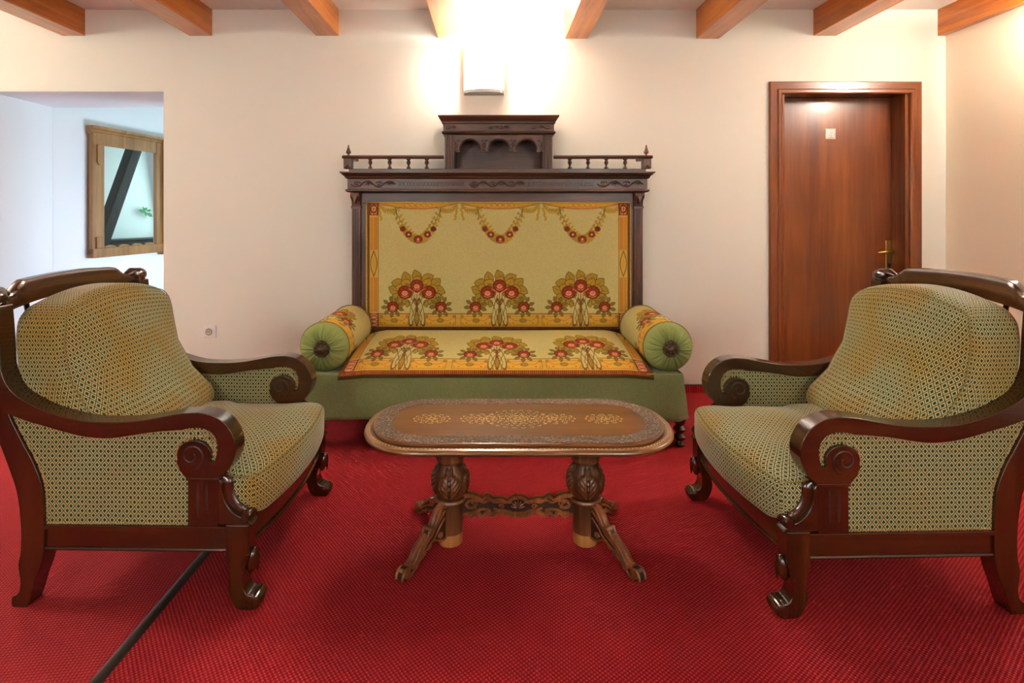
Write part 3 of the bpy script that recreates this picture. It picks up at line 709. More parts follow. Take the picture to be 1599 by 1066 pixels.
# carved ornament along the frieze
def vine(xa, xb, y, z, amp, n, r):
    m = MB(); r *= 1.7
    for k in range(n):
        x0 = xa+(xb-xa)*k/n; x1 = xa+(xb-xa)*(k+1)/n; sgn = 1 if k % 2 else -1
        m.tube([(x0+(x1-x0)*t_, y, z+sgn*amp*math.sin(t_*PI)) for t_ in np.linspace(0, 1, 9)], r, 6)
        cxx = (x0+x1)/2; m.tube([(cxx+.35*(x1-x0)*(1-t_*.8)*math.cos(t_*7), y, z-sgn*amp*.2+amp*.7*(1-t_*.8)*math.sin(t_*7)) for t_ in np.linspace(0, 1, 14)], r*.8, 5)
        m.ball((cxx, y, z+sgn*amp*.3), (r*3, r, r*1.6), 8, 5)
    return m
for xa, xb, n in ((-.9, -.62, 4), (-.15, .2, 6), (.66, .95, 4)):
    o = sx_(vine(xa, xb, 3.524, 1.405, .019, n, .0028)).build('carved_vine', M['oldoak'], en); o['kind'] = 'stuff'
o = MB()
for xa, xb in ((-.60, -.17), (.22, .64)):
    k = 0; x = xa
    while x < xb-.02:
        o.tube([(x, 3.524, 1.39), (x+.018, 3.524, 1.42)], .0032, 5); o.tube([(x, 3.524, 1.42), (x+.018, 3.524, 1.39)], .0032, 5); x += .022
o = sx_(o).build('incised_lattice', M['oldoak'], en); o['kind'] = 'stuff'
sbx('gallery_plinth', -.915, .969, 3.53, 3.70, 1.482, 1.503, par=SF)
# gallery
for x0, x1 in ((-.955, -.315), (.385, 1.009)):
    sx_(MB().prism([(3.52, 1.567), (3.515, 1.575), (3.52, 1.583), (3.53, 1.588), (3.565, 1.588), (3.57, 1.578), (3.565, 1.567)], x0, x1, 'YZ')).build('gallery_rail', M['oldoak'], SF, bevel=.002)
for x in (-.92, .974):
    sbx('corner_block', x-.026, x+.026, 3.52, 3.572, 1.503, 1.567, 'oldoak_z')
    sx_(MB().add([(x-.026, 3.52, 1.503), (x+.026, 3.52, 1.503), (x, 3.52, 1.53), (x-.012, 3.512, 1.505), (x+.012, 3.512, 1.505)], [(0, 1, 4, 3), (0, 3, 2), (1, 2, 4), (3, 4, 2)])).build('carved_triangle', M['oldoak_z'], SF, smooth=False)
    sx_(MB().lathe([(.009, 1.588), (.005, 1.592), (.005, 1.596), (.014, 1.601), (.0165, 1.608), (.0145, 1.615), (.011, 1.622), (.0085, 1.632), (.006, 1.638), (.0035, 1.641), (.006, 1.644), (.0045, 1.649), (.001, 1.656)], (x, 3.545, 0), 16)).build('finial', M['oldoak_z'], SF)
    ret = 1 if x > 0 else -1
    sbx('return_rail', x-.018, x+.018, 3.575, 3.74, 1.567, 1.587)
bprof = [(.013, 1.503), (.013, 1.512), (.008, 1.515), (.006, 1.522), (.007, 1.529), (.011, 1.535), (.0135, 1.541), (.0125, 1.548), (.009, 1.553), (.008, 1.557), (.013, 1.560), (.013, 1.567)]
for x in (-.782, -.658, -.538, -.422, .488, .604, .72, .84):
    sx_(MB().lathe(bprof, (x, 3.545, 0), 14)).build('baluster', M['oldoak_z'], SF)
# hood with three arches
HB0, HB1, HZ = -.31, .38, 1.729
for x0, x1 in ((HB0, HB0+.062), (HB1-.062, HB1)):
    h = sbx('hood_post', x0, x1, 3.565, 3.785, 1.482, HZ, 'oldoak_z')
    for k in range(3):
        xx = x0+.012+k*.019; sx_(MB().tube([(xx, 3.565, 1.487), (xx, 3.565, HZ-.005)], .0065, 8)).build('reed', M['oldoak_z'], h)
sbx('hood_back', HB0+.062, HB1-.062, 3.765, 3.785, 1.482, HZ); sbx('hood_ceiling', HB0+.062, HB1-.062, 3.58, 3.765, HZ-.014, HZ)
sbx('hood_floor', HB0+.062, HB1-.062, 3.565, 3.765, 1.482, 1.487)
acs = [-.149, .0368, .2155]; xl, xr = HB0+.058, HB1-.058; zb = 1.615
pts = [(xl, HZ), (xl, zb)]
for ac in acs:
    pts += [(ac-.064, zb)]+arc(ac, zb+.012, .064, .064, 180, 0, 14)+[(ac+.064, zb)]
pts += [(xr, zb), (xr, HZ)]
ar = sx_(MB().prism(pts, 3.572, 3.590, 'XZ')).build('arched_board', M['oldoak'], SF, smooth=False)
for ac in acs:
    sx_(MB().tube([(x, 3.571, z) for x, z in arc(ac, zb+.012, .0695, .0695, 180, 0, 18)], .0045, 8)).build('arch_moulding', M['oldoak'], ar)
for x in ((acs[0]+acs[1])/2, (acs[1]+acs[2])/2, xl+.014, xr-.014):
    g_ = MB().ball((x, 3.571, zb+.02), (.011, .006, .017), 10, 6).ball((x, 3.570, zb+.05), (.008, .005, .012), 10, 6)
    for s_ in (-1, 1): g_.ball((x+s_*.009, 3.571, zb+.04), (.006, .004, .012), 8, 5); g_.ball((x+s_*.014, 3.571, zb+.07), (.008, .004, .006), 8, 5)
    sx_(g_).build('carved_leaf', M['oldoak'], ar)
hc = sx_(entab(HB0-.004, HB1+.004, 3.553, [(0, HZ-.006), (.010, HZ-.002), (.014, HZ+.004), (.012, HZ+.012), (.004, HZ+.016), (.004, HZ+.060), (.012, HZ+.064), (.014, HZ+.075), (.018, HZ+.08), (.026, HZ+.092), (.034, HZ+.104), (.036, HZ+.112)])).build('hood_cornice', M['oldoak'], SF, smooth=False)
for xa, xb, n in ((HB0+.01, HB0+.08, 2), (-.03, .1, 4), (HB1-.14, HB1-.01, 3)):
    o = sx_(vine(xa, xb, 3.549, HZ+.038, .012, n, .002)).build('carved_vine', M['oldoak'], hc); o['kind'] = 'stuff'
# tapestry panel of the back
PX0, PX1, PZ0, PZ1 = -.811, .881, .475, 1.290
U0 = 570.0+4; 
def fb(s, t):
    x = PX0+(PX1-PX0)*s; z = PZ1+(PZ0-PZ1)*t
    e = np.minimum(np.minimum(s, 1-s)*24, np.minimum(t, 1-t)*14); e = np.clip(e, 0, 1); y = FY+.002-.028*np.sqrt(1-(1-e)**2)-.006*np.sin(s*PI)*np.sin(t*PI)
    return x-SX, y-3.3, z
bp = grid_mesh('back_upholstery', 660, 320, fb, lambda s, t: (574+409*s, 316+197*t), M['tapestry'], SF, flip=True)
bp['label'] = 'gold tapestry back woven with rose bouquets and garlands'
edge = [(PX0, PZ0), (PX0, PZ1), (PX1, PZ1), (PX1, PZ0)]
gp = sx_(MB().tube([(PX0, FY-.004, PZ0), (PX0, FY-.004, PZ1-.002)], .006, 8).tube([(PX1, FY-.004, PZ0), (PX1, FY-.004, PZ1-.002)], .006, 8).tube([(PX0, FY-.004, PZ1), (PX1, FY-.004, PZ1)], .005, 8)).build('gold_gimp_edging', M['gimp'], bp)
# seat base with green skirt
def skirt():
    m = MB(); n = 60; rows = [(.392, .0), (.385, .006), (.33, .010), (.25, .018), (.18, .026), (.158, .030)]
    path = []
    for i in range(14): path.append((-.957, 3.56-(3.56-2.90)*i/13, -1, 0))
    for i in range(1, n): path.append((-.957+1.942*i/n, 2.885, 0, -1))
    for i in range(14): path.append((.985, 2.90+(3.56-2.90)*i/13, 1, 0))
    V = []; F = []; k = len(path)
    for z, o_ in rows:
        for j, (x, y, nx, ny) in enumerate(path):
            wv_ = .003*math.sin(j*.55)*(.392-z)/.2+.003*math.sin(j*1.31+1)*(.392-z)/.2
            V.append((x+nx*(o_+wv_), y+ny*(o_+wv_), z-(.006*math.sin(j*.21) if z < .17 else 0)+(.004*math.sin(j*.13+2) if z > .38 else 0)))
    for i in range(len(rows)-1):
        for j in range(k-1): F.append((i*k+j, (i+1)*k+j, (i+1)*k+j+1, i*k+j+1))
    return m.add(V, F)
sk = sx_(skirt()).build('skirt', M['green'], SF); so = sk.modifiers.new('thick', 'SOLIDIFY'); so.thickness = .006; so.offset = -1
sk['label'] = 'plain green damask skirt'
so_ = sx_(MB().tube([(-.80+1.64*i/40, 2.882, .386+.003*math.sin(i*.31+2)) for i in range(41)], .0035, 6)).build('skirt_piping', M['greencap'], sk)
sbx('seat_base', -.95, .978, 2.895, 3.57, .17, .385, 'green', .01)
def fs(s, t):   # t=0 back, t=1 front
    x = (-.80+1.63*s); y = 3.545-(3.545-2.872)*np.clip(t*1.03, 0, 1)
    e = np.clip(np.minimum(s, 1-s)*12, 0, 1); fr = np.clip((3.545-y)/.673, 0, 1)
    z = .402+.082*(1-fr**2.6)*(.6+.4*np.sqrt(1-(1-e)**2))+.012*np.sin(s*PI*3)*np.sin(fr*PI)*.4
    z = z-.030*np.clip((t-.955)/.045, 0, 1)-.012*np.clip(1-e, 0, 1)
    z = z-.05*np.clip((.05-t)/.05, 0, 1)**2
    y = y-.008*np.sin(s*9+1)*np.clip((t-.9)/.1, 0, 1)*.4
    return x-SX, y-3.3, z
sp = grid_mesh('seat_upholstery', 640, 290, fs, lambda s, t: (574+409*s, np.where(t < .955, 386+123*(t/.955)**.96, 509+8*(t-.955)/.045)), M['tapestry'], SF, flip=True)
sp['label'] = 'gold tapestry seat woven with rose bouquets'
# turned legs
lprof = [(.020, 0), (.026, .004), (.027, .014), (.018, .022), (.016, .030), (.030, .042), (.033, .052), (.024, .062), (.017, .070), (.030, .084), (.034, .094), (.025, .104), (.018, .112), (.028, .124), (.032, .134), (.034, .18)]
for x, y in ((-.94, 2.925), (.978, 2.925), (-.92, 3.52), (.96, 3.52)):
    sx_(MB().lathe(lprof, (x, y, 0), 20)).build('leg', M['chairwood'], SF)
# bolsters (loose cushions lying on the settee arms)
def bolster(x, y0, y1, zc, r, label, flipu):
    B_ = empty('bolster', (x, (y0+y1)/2, zc)); tag(B_, label, 'bolster', 'settee bolsters')
    yc = (y0+y1)/2; L0, L1 = y0-yc, y1-yc
    def fn(s, t):
        a = 2*PI*s; rr = r*(1+.012*np.sin(t*PI))*(1+.008*np.sin(a*3+t*4)); return rr*np.cos(a), L0+(L1-L0)*t, rr*np.sin(a)
    # bouquet row near the front, centred on the upper inner face
    ctr = .17 if flipu else .33
    b = grid_mesh('tapestry_cover', 300, 230, fn, lambda s, t: (780+205*(((s-ctr+.5) % 1)-.5), 512-118*t), M['tapestry'], B_, flip=False)
    n = 120; prof = [(1.0, 0), (1.0, -.004), (.985, -.014), (.93, -.030), (.82, -.045), (.66, -.056), (.48, -.061), (.34, -.058), (.22, -.052), (.0, -.05)]
    for sgn, yy, nm in ((1, L0, 'front_cap'), (-1, L1, 'back_cap')):
        V = []; F = []
        for i, (q_, d_) in enumerate(prof):
            for j in range(n):
                a = 2*PI*j/n; fold = (.0045*math.sin(26*a+2*math.sin(3*a))+.003*math.sin(41*a+1))*math.sin(min(1, max(0, (1-q_)*1.7))*PI*.72) if q_ > 0 else 0
                rr = q_*r*1.01; V.append((rr*math.cos(a), yy+sgn*(d_*(1 if sgn > 0 else .5)+fold), rr*math.sin(a)))
        for i in range(len(prof)-1):
            for j in range(n):
                f_ = (i*n+j, i*n+(j+1) % n, (i+1)*n+(j+1) % n, (i+1)*n+j); F.append(f_ if sgn > 0 else f_[::-1])
        cp_ = MB().add(V, F); o = cp_.build(nm, M['greencap'], B_)
        o['label'] = 'gathered plain green end'
        for p_ in o.data.polygons: p_.use_smooth = True
        MB().tube([(r*1.015*math.cos(2*PI*j/48), yy, r*1.015*math.sin(2*PI*j/48)) for j in range(49)], .004, 6, up=(0, 1, 0)).build('piping', M['piping'], o)
        if sgn > 0:
            md = MB().lathe([(.044, L0-.05), (.045, L0-.058), (.038, L0-.066), (.030, L0-.064), (.020, L0-.070), (.012, L0-.078), (.001, L0-.081)], (0, 0, 0), 28, 'Y', mod=lambda a, h: 1+.05*math.sin(9*a))
            for k in range(11):
                a = 2*PI*k/11; md.ball((.034*math.cos(a), L0-.066, .034*math.sin(a)), .0075, 8, 6)
            for k in range(6):
                a = 2*PI*k/6+.2; md.ball((.018*math.cos(a), L0-.072, .018*math.sin(a)), .006, 8, 6)
            mo = md.build('medallion', M['bronze'], B_); mo['label'] = 'embossed dark bronze rosette'
    return B_
bl = bolster(-.895, 2.965, 3.50, .512, .128, 'round tapestry bolster with green end on the left arm of the settee', False)
bl.rotation_euler = (0, 0, 0)
br_ = bolster(.928, 2.965, 3.50, .512, .128, 'round tapestry bolster with green end on the right arm of the settee, by the door', True)

# ------------------------------------------------------------------ coffee table
TBX, TBY = .092, 2.074
TB = empty('coffee_table', (TBX, TBY, 0)); tag(TB, 'low oval coffee table of carved brown wood with brass inlay on two turned columns', 'table')
HL, HD, ER = .562, .258, .235
def oval(inset, n=26):
    hl, hd, er = HL-inset, HD-inset, ER-inset*.9; out = []
    for s_, a0 in ((1, -90), (-1, 90)):
        for i in range(n+1):
            a = math.radians(a0+180*i/n); ca, sa = math.cos(a), math.sin(a)
            e = 2/2.25
            out.append((s_*(hl-er)+er*math.copysign(abs(ca)**e, ca), hd*math.copysign(abs(sa)**e, sa)))
    return out
def plate(levels):
    m = MB(); n = len(oval(0)); V = []
    for ins, z in levels: V += [(x, y, z) for x, y in oval(ins)]
    F = [(i*n+j, i*n+(j+1) % n, (i+1)*n+(j+1) % n, (i+1)*n+j) for i in range(len(levels)-1) for j in range(n)]
    F += [tuple(range(n))[::-1], tuple((len(levels)-1)*n+j for j in range(n))]; return m.add(V, F)
H = .456
lp_ = plate([(.05, H-.036), (.012, H-.034), (.003, H-.028), (0, H-.022), (.0015, H-.017), (.005, H-.0135), (.009, H-.012), (.038, H-.0118)]).build('lower_plate', M['tablerim'], TB)
up_ = plate([(.034, H-.0115), (.032, H-.008), (.033, H-.002), (.036, H), (.040, H)]).build('upper_plate', M['tabletop'], TB)
def ringplate(i0, i1, z0, z1):
    a = oval(i0); b_ = oval(i1); n = len(a); V = [(x, y, z0) for x, y in a]+[(x, y, z1) for x, y in a]+[(x, y, z1) for x, y in b_]+[(x, y, z0) for x, y in b_]
    return MB().add(V, [(k*n+j, k*n+(j+1) % n, (k+1)*n+(j+1) % n, (k+1)*n+j) for k in range(3) for j in range(n)])
cb = ringplate(.040, .096, H-.0005, H+.0016).build('carved_band', M['band'], up_, smooth=False)
cb['label'] = 'dark densely carved border'
# brass inlay: little petals set in flower sprays
inl = MB()
def petal(x, y, L, wd, a):
    L *= .72; wd *= .8
    pts = [(L*math.cos(q_), wd*math.sin(q_)) for q_ in np.linspace(0, 2*PI, 7)[:-1]]; ca, sa = math.cos(a), math.sin(a)
    inl.prism([(x+p*ca-q_*sa, y+p*sa+q_*ca) for p, q_ in pts], H, H+.0007, 'XY')
def spray(cx, cy, rx, ry, n, seed):
    R = random.Random(seed)
    for k in range(n):
        a = 2*PI*k/n; x = cx+rx*math.cos(a); y = cy+ry*math.sin(a)
        for j in range(3):
            aa = a+(j-1)*.9; petal(x+.008*math.cos(aa), y+.006*math.sin(aa), .0046, .0019, aa)
    for rr in (.35, .62, .82):
        m_ = int(n*rr*1.3)+3
        for k in range(m_):
            a = 2*PI*(k+.5*rr)/m_; x = cx+rr*rx*math.cos(a); y = cy+rr*ry*math.sin(a); petal(x, y, .0052, .002, a+PI/2+R.uniform(-.6, .6)); petal(x+R.uniform(-.008, .008), y+R.uniform(-.005, .005), .003, .0016, R.uniform(0, PI))
    for k in range(8): petal(cx+.010*math.cos(k*PI/4), cy+.010*math.sin(k*PI/4), .006, .002, k*PI/4)
spray(0, 0, .11, .085, 22, 1); spray(-.135, 0, .07, .045, 12, 2); spray(.135, 0, .07, .045, 12, 3); spray(0, 0, .045, .04, 10, 6)
spray(-.32, 0, .06, .042, 12, 4); spray(.32, 0, .06, .042, 12, 5)
o = inl.build('brass_inlay', M['inlay'], up_, smooth=False); o['kind'] = 'stuff'; o['label'] = 'tiny brass petals inlaid as flower sprays'
bd = MB(); ov = oval(.02); 
per = [math.dist(ov[i], ov[(i+1) % len(ov)]) for i in range(len(ov))]; tot = sum(per); nb = 190; k = 0; acc = 0
for q_ in range(nb):
    d_ = tot*q_/nb
    while acc+per[k] < d_: acc += per[k]; k += 1
    t_ = (d_-acc)/per[k]; a_, b_ = ov[k], ov[(k+1) % len(ov)]; bd.ball((a_[0]+(b_[0]-a_[0])*t_, a_[1]+(b_[1]-a_[1])*t_, H-.0118), (.0022, .0022, .0014), 6, 4)
o = bd.build('brass_beading', M['inlay'], lp_); o['kind'] = 'stuff'
# columns
cprof = [(.047, .045), (.047, .155), (.056, .158), (.059, .164), (.056, .171), (.048, .174), (.052, .182), (.058, .20), (.062, .22), (.062, .24), (.058, .262), (.050, .28), (.044, .292), (.043, .30), (.050, .306), (.052, .315), (.050, .325), (.052, .335), (.054, .36), (.054, .42)]
fine = []
for (a_, b_) in zip(cprof[:-1], cprof[1:]):
    st_ = max(1, int((b_[1]-a_[1])/.004)) if .17 < a_[1] < .29 else 1
    fine += [(a_[0]+(b_[0]-a_[0])*k/st_, a_[1]+(b_[1]-a_[1])*k/st_) for k in range(st_)]
fine.append(cprof[-1])
def leafmod(a, h):
    if not .178 < h < .288: return 1
    t_ = (h-.178)/.11; ph = ((a+PI/2)*4/(2*PI)+.5) % 1; d_ = abs(ph-.5)*2; wid = math.sin(min(1, t_*1.15)*PI)**.5*.9 if t_ < .87 else .3
    v_ = 1.0
    if d_ < wid: v_ += .15*(1-(d_/max(wid, .01))**4)
    if d_ < .07: v_ -= .09
    v_ += .03*math.sin((t_*6-d_*3)*2*PI)*(1 if d_ < wid else 0)
    return v_
for sg in (-1, 1):
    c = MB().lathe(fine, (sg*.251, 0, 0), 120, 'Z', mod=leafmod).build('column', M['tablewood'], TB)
    MB().lathe([(.040, 0), (.0445, .002), (.046, .044), (.045, .046)], (sg*.251, 0, 0), 32).build('column_foot', M['rawwood'], c)
    for sy in (-1, 1):
        # splayed carved leg; plane through the column axis
        foot = Vector((sg*.395, sy*.220, 0)); base = Vector((sg*.251, 0, 0)); u = (foot-base).normalized(); ang = math.atan2(u.y, u.x)
        top = spline([(.036, .150), (.062, .158), (.085, .138), (.105, .112), (.122, .104), (.134, .108), (.142, .098), (.160, .085), (.19, .066), (.215, .040), (.235, .034), (.256, .038), (.272, .026), (.276, .010)], 4)
        bot = spline([(.268, 0), (.235, 0), (.222, .008), (.205, .016), (.192, .030), (.175, .032), (.160, .048), (.140, .046), (.125, .062), (.105, .058), (.09, .05), (.075, .04), (.055, .036), (.036, .04)], 4)
        m = MB(); mb_ = MB().prism(top+bot, -.013, .013, 'XZ')
        for s_ in (-1, 1):
            y = s_*.0135
            m.tube([(x, y, z-.003) for x, z in top], .0048, 6, up=(0, 1, 0)); m.tube([(x, y, z+.003) for x, z in bot[2:]], .0042, 6, up=(0, 1, 0))
            m.tube([(x, y, z) for x, z in spline([(.05, .14), (.09, .115), (.12, .088), (.155, .072), (.19, .050), (.225, .022)], 5)], .0055, 6, up=(0, 1, 0))
            m.tube([(x, y, z) for x, z in spline([(.05, .115), (.08, .095), (.105, .072), (.14, .058), (.18, .040), (.21, .022)], 5)], .004, 6, up=(0, 1, 0))
            for cx_, cz_, r_ in ((.12, .098, .011), (.25, .02, .015), (.075, .062, .012), (.165, .045, .009)):
                m.tube([(cx_+r_*(1-t_*.75)*math.cos(t_*9), y, cz_+r_*(1-t_*.75)*math.sin(t_*9)) for t_ in np.linspace(0, 1, 16)], .0035, 6, up=(0, 1, 0))
        m.tube([(x, 0, z+.001) for x, z in spline([(.045, .152), (.06, .156), (.085, .136), (.105, .111), (.118, .104)], 4)], .012, 8)
        m.tube([(.126, -.02, .103), (.126, .02, .103)], .011, 10)
        m.tube([(x, 0, z) for x, z in spline([(.145, .096), (.165, .081), (.19, .064), (.215, .040), (.24, .033)], 4)], .012, 8)
        m.tube([(.257, -.019, .022), (.257, .019, .022)], .015, 10)
        m.xf(Matrix.Translation(base) @ Matrix.Rotation(ang, 4, 'Z'))
        mb_.xf(Matrix.Translation(base) @ Matrix.Rotation(ang, 4, 'Z'))
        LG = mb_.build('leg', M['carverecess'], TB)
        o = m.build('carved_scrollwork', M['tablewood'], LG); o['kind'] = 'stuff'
# stretcher
half_t = [(0, .171), (.02, .168), (.038, .156), (.052, .158), (.07, .164), (.088, .162), (.10, .166), (.112, .176), (.124, .170), (.133, .164), (.15, .172), (.175, .180), (.21, .180)]
half_b = [(.21, .10), (.19, .104), (.175, .094), (.163, .100), (.152, .108), (.140, .096), (.128, .098), (.118, .108), (.105, .098), (.09, .100), (.075, .108), (.055, .106), (.03, .098), (0, .095)]
ht = spline(half_t, 4); hb = spline(half_b, 4)
poly = ht+hb+[(-x, z) for x, z in hb[::-1][1:]]+[(-x, z) for x, z in ht[::-1][:-1]]
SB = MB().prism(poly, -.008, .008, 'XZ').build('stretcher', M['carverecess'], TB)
m = MB()
for s_ in (-1, 1):
    for q_ in (-1, 1):
        y = q_*.009; T2 = lambda pts, r: m.tube([(s_*x, y, z) for x, z in spline(pts, 5)], r*1.15, 6, up=(0, 1, 0))
        T2([(x, z-.003) for x, z in half_t], .0052); T2([(x, z+.003) for x, z in half_b], .0048)
        T2([(0, .166), (.02, .163), (.04, .150), (.06, .154), (.085, .152), (.105, .160), (.125, .150)], .005)
        T2([(0, .100), (.03, .103), (.055, .112), (.08, .112), (.10, .106)], .005)
        T2([(0, .110), (.02, .112), (.045, .120), (.07, .122), (.09, .128)], .004)
        T2([(.125, .150), (.15, .158), (.18, .155), (.19, .14), (.175, .13), (.155, .135)], .005)
        T2([(.10, .120), (.13, .125), (.155, .118), (.175, .108), (.19, .112)], .005)
        T2([(.20, .172), (.17, .172), (.15, .164)], .005)
        for cx_, cz_, r_ in ((.112, .163, .012), (.176, .104, .011), (.145, .105, .010), (.108, .108, .010), (.06, .135, .010), (.03, .152, .009), (.16, .145, .012)):
            m.tube([(s_*(cx_+r_*(1-t_*.8)*math.cos(t_*8)), y, cz_+r_*(1-t_*.8)*math.sin(t_*8)) for t_ in np.linspace(0, 1, 14)], .0032, 6, up=(0, 1, 0))
for q_ in (-1, 1):
    for k in range(-3, 4):
        a = k*.42; m.ball((.016*math.sin(a), q_*.011, .128+.016*math.cos(a)), (.0035, .004, .013), 8, 6, Matrix.Rotation(a, 3, 'Y'))
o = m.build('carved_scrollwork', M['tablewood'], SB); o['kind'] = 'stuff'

# ------------------------------------------------------------------ armchair (local: faces +X, width along Y)
AC = empty('armchair', (-1.107, 2.09, 0))
OUT = .372       # outer side plane
SC = (.192, .4775)
armtop = spline([(-.434, .87), (-.424, .82), (-.418, .77), (-.408, .722), (-.388, .682), (-.36, .654), (-.32, .631), (-.269, .608), (-.167, .580), (-.064, .575), (.02, .580), (.09, .592), (.15, .603), (.205, .607)], 4)
outer = spline([(.205, .607), (.255, .597), (.295, .567), (.317, .527), (.322, .487), (.310, .450), (.290, .422), (.265, .404)], 4)
inner_disc = [(.171, .404)]+[(SC[0]+.056*math.cos(math.radians(a)), SC[1]+(.046 if a > 0 else .06)*math.sin(math.radians(a))) for a in range(-60, 181, 12)]
inner_disc += spline([(.2375, .468), (.246, .452), (.254, .470), (.260, .492), (.256, .520), (.240, .543), (.215, .554), (.17, .553)], 3)[1:] if False else []
# crescent: from the disc's front side go down a little, then up along the inner edge of the band
disc = [(.171, .404), (.155, .415)]+[(SC[0]+.053*math.cos(math.radians(a)), SC[1]+.044*math.sin(math.radians(a))) for a in (-165, 180, 160, 140, 120, 100, 80, 60, 40, 20, 5)]
disc[0:2] = [(.171, .404), (.150, .425), (.138, .452)]
cres = spline([(.243, .455), (.256, .459), (.265, .492), (.261, .522), (.245, .546), (.213, .559), (.17, .558)], 4)
under = spline([(.17, .554), (.10, .549), (.039, .542), (-.064, .526), (-.141, .529), (-.2, .541), (-.269, .560), (-.33, .577), (-.40, .603)], 4)
arm_poly = armtop+outer[1:]+disc+cres+under[1:]+[(-.43, .64), (-.45, .70), (-.455, .87)]
post_poly_front = spline([(-.331, 0), (-.320, .03), (-.306, .077), (-.290, .12), (-.279, .173), (-.277, .25), (-.283, .366), (-.309, .444), (-.345, .511), (-.382, .584), (-.402, .65), (-.411, .73), (-.417, .835), (-.425, .93)], 4)
post_poly_back = spline([(-.490, .945), (-.482, .85), (-.475, .73), (-.455, .63), (-.425, .53), (-.384, .42), (-.362, .35), (-.350, .25), (-.351, .173), (-.358, .13), (-.352, .077), (-.358, .045), (-.378, .03), (-.378, .004), (-.37, 0)], 4)
def ytube(pts2, y, r, n=6): return [(p[0], y, p[1]) for p in pts2], r
for sg in (-1, 1):
    yo, yi = sg*OUT, sg*(OUT-.062)
    ya, yb = sorted((yo, yi))
    arm = MB().prism(arm_poly, ya, yb, 'XZ').build('arm', M['chairwood_x'], AC, bevel=.009, seg=4)
    # spiral line on the outer and inner scroll face
    for yy in (yo+sg*.0005, yi-sg*.0005):
        sp_ = [(SC[0]-.006+(.040-.031*t_)*math.cos(-1.2+sg*0+t_*8.2), yy, SC[1]-.004+(.040-.031*t_)*math.sin(-1.2+t_*8.2)) for t_ in np.linspace(0, 1, 40)]
        MB().tube(sp_, [.0032-.0015*t_ for t_ in np.linspace(0, 1, 40)], 8, up=(0, 1, 0)).build('spiral_carving', M['groove'], arm)
    y2, y3 = sorted((sg*(OUT-.004), sg*(OUT-.052)))
    post_ = MB().box(.171, .265, y2, y3, .245, .398).build('arm_post', M['chairwood'], AC, bevel=.003)
    MB().box(.166, .270, min(y2, y3)-.004, max(y2, y3)+.004, .396, .406).build('collar', M['chairwood_x'], post_, bevel=.003)
    for k in range(2):
        x = .203+k*.027; yy = sg*(OUT-.0045)
        MB().ball((x, yy, .335), (.005, .0016, .055), 10, 10).build('flute', M['groove'], post_)
    # curved bracket with a small scroll in front of the post
    bp_ = spline([(.268, .40), (.275, .385), (.276, .365), (.284, .335), (.300, .308), (.325, .288), (.350, .280)], 4)
    y4, y5 = sorted((sg*(OUT-.006), sg*(OUT-.048)))
    br2 = MB().prism([(.262, .26), (.262, .40)]+bp_+[(.372, .262), (.372, .255)], y4, y5, 'XZ').build('bracket', M['chairwood_x'], AC, bevel=.003)
    MB().tube([(x, sg*(OUT-.027), z) for x, z in spline([(.270, .392), (.281, .385), (.284, .36), (.292, .335), (.308, .310), (.33, .294), (.348, .292)], 4)], [.016]*4+[.021]*17+[.019]*4, 10, flat=.5, up=(0, 1, 0)).build('bracket_rim', M['chairwood'], br2)
    MB().lathe([(.013, -.027), (.0165, -.022), (.0165, .022), (.013, .027)], (.352, sg*(OUT-.027), .286), 16, 'Y').build('bracket_scroll', M['chairwood'], br2)
    # back post / rear leg
    y6, y7 = sorted((sg*(OUT-.0015), sg*(OUT-.0605)))
    MB().prism(post_poly_front+post_poly_back, y6, y7, 'XZ').build('rear_leg', M['chairwood'], AC, bevel=.006)
    # front leg
    fl = spline([(.362, .262), (.362, .20), (.360, .165), (.352, .130), (.344, .10), (.345, .07), (.356, .05), (.374, .044), (.388, .032), (.390, .014), (.380, 0)], 3)
    bl_ = spline([(.335, 0), (.318, .010), (.304, .035), (.297, .065), (.302, .11), (.296, .14), (.290, .175), (.290, .262)], 3)
    y8, y9 = sorted((sg*OUT, sg*(OUT-.058)))
    lg = MB().prism(fl+bl_, y8, y9, 'XZ').build('front_leg', M['chairwood'], AC, bevel=.007)
    kn = MB().ball((.362, sg*(OUT-.029), .140), (.017, .022, .040), 14, 10, Matrix.Rotation(.15, 3, 'Y'))
    kn.tube([(.378, sg*(OUT-.029), z) for z in (.175, .15, .125, .108)], [.004, .006, .005, .002], 8)
    kn.build('carved_knee', M['chairwood'], lg)
    MB().tube([(x, sg*(OUT-.002), z) for x, z in spline([(.358, .172), (.340, .155), (.336, .13), (.346, .108), (.350, .125), (.345, .145)], 4)], .0035, 6, up=(0, 1, 0)).build('leaf_carving', M['chairwood'], lg)
    MB().lathe([(.010, -.032), (.020, -.028), (.023, -.01), (.023, .01), (.020, .028), (.010, .032)], (.376, sg*(OUT-.029), .0235), 18, 'Y').build('scroll_toe', M['chairwood'], lg)
    # side rail
    ya2, yb2 = sorted((sg*(OUT-.010), sg*(OUT-.045)))
    rl = MB().box(-.30, .30, ya2, yb2, .183, .249).build('side_rail', M['chairwood_x'], AC, bevel=.002)
    MB().tube([(-.281, sg*(OUT-.011), .180), (.292, sg*(OUT-.011), .180)], .0065, 8).build('bead', M['chairwood_x'], rl)
    MB().box(-.281, .292, *sorted((sg*(OUT-.002), sg*(OUT-.02))), .241, .254).build('fillet', M['chairwood_x'], rl, bevel=.002)
    # upholstered side panel
    lo = [(.171, .252), (.171, .404)]; pf = [p for p in post_poly_front if .252 < p[1] < .61]
    po = lo+[(.2, .42), (.262, .45), (.262, .50), (.25, .54), (.21, .56)]+under+[(-.41, .60)]
    po = po+[(p[0]-.012, p[1]) for p in pf[::-1]]+[(-.29, .252)]
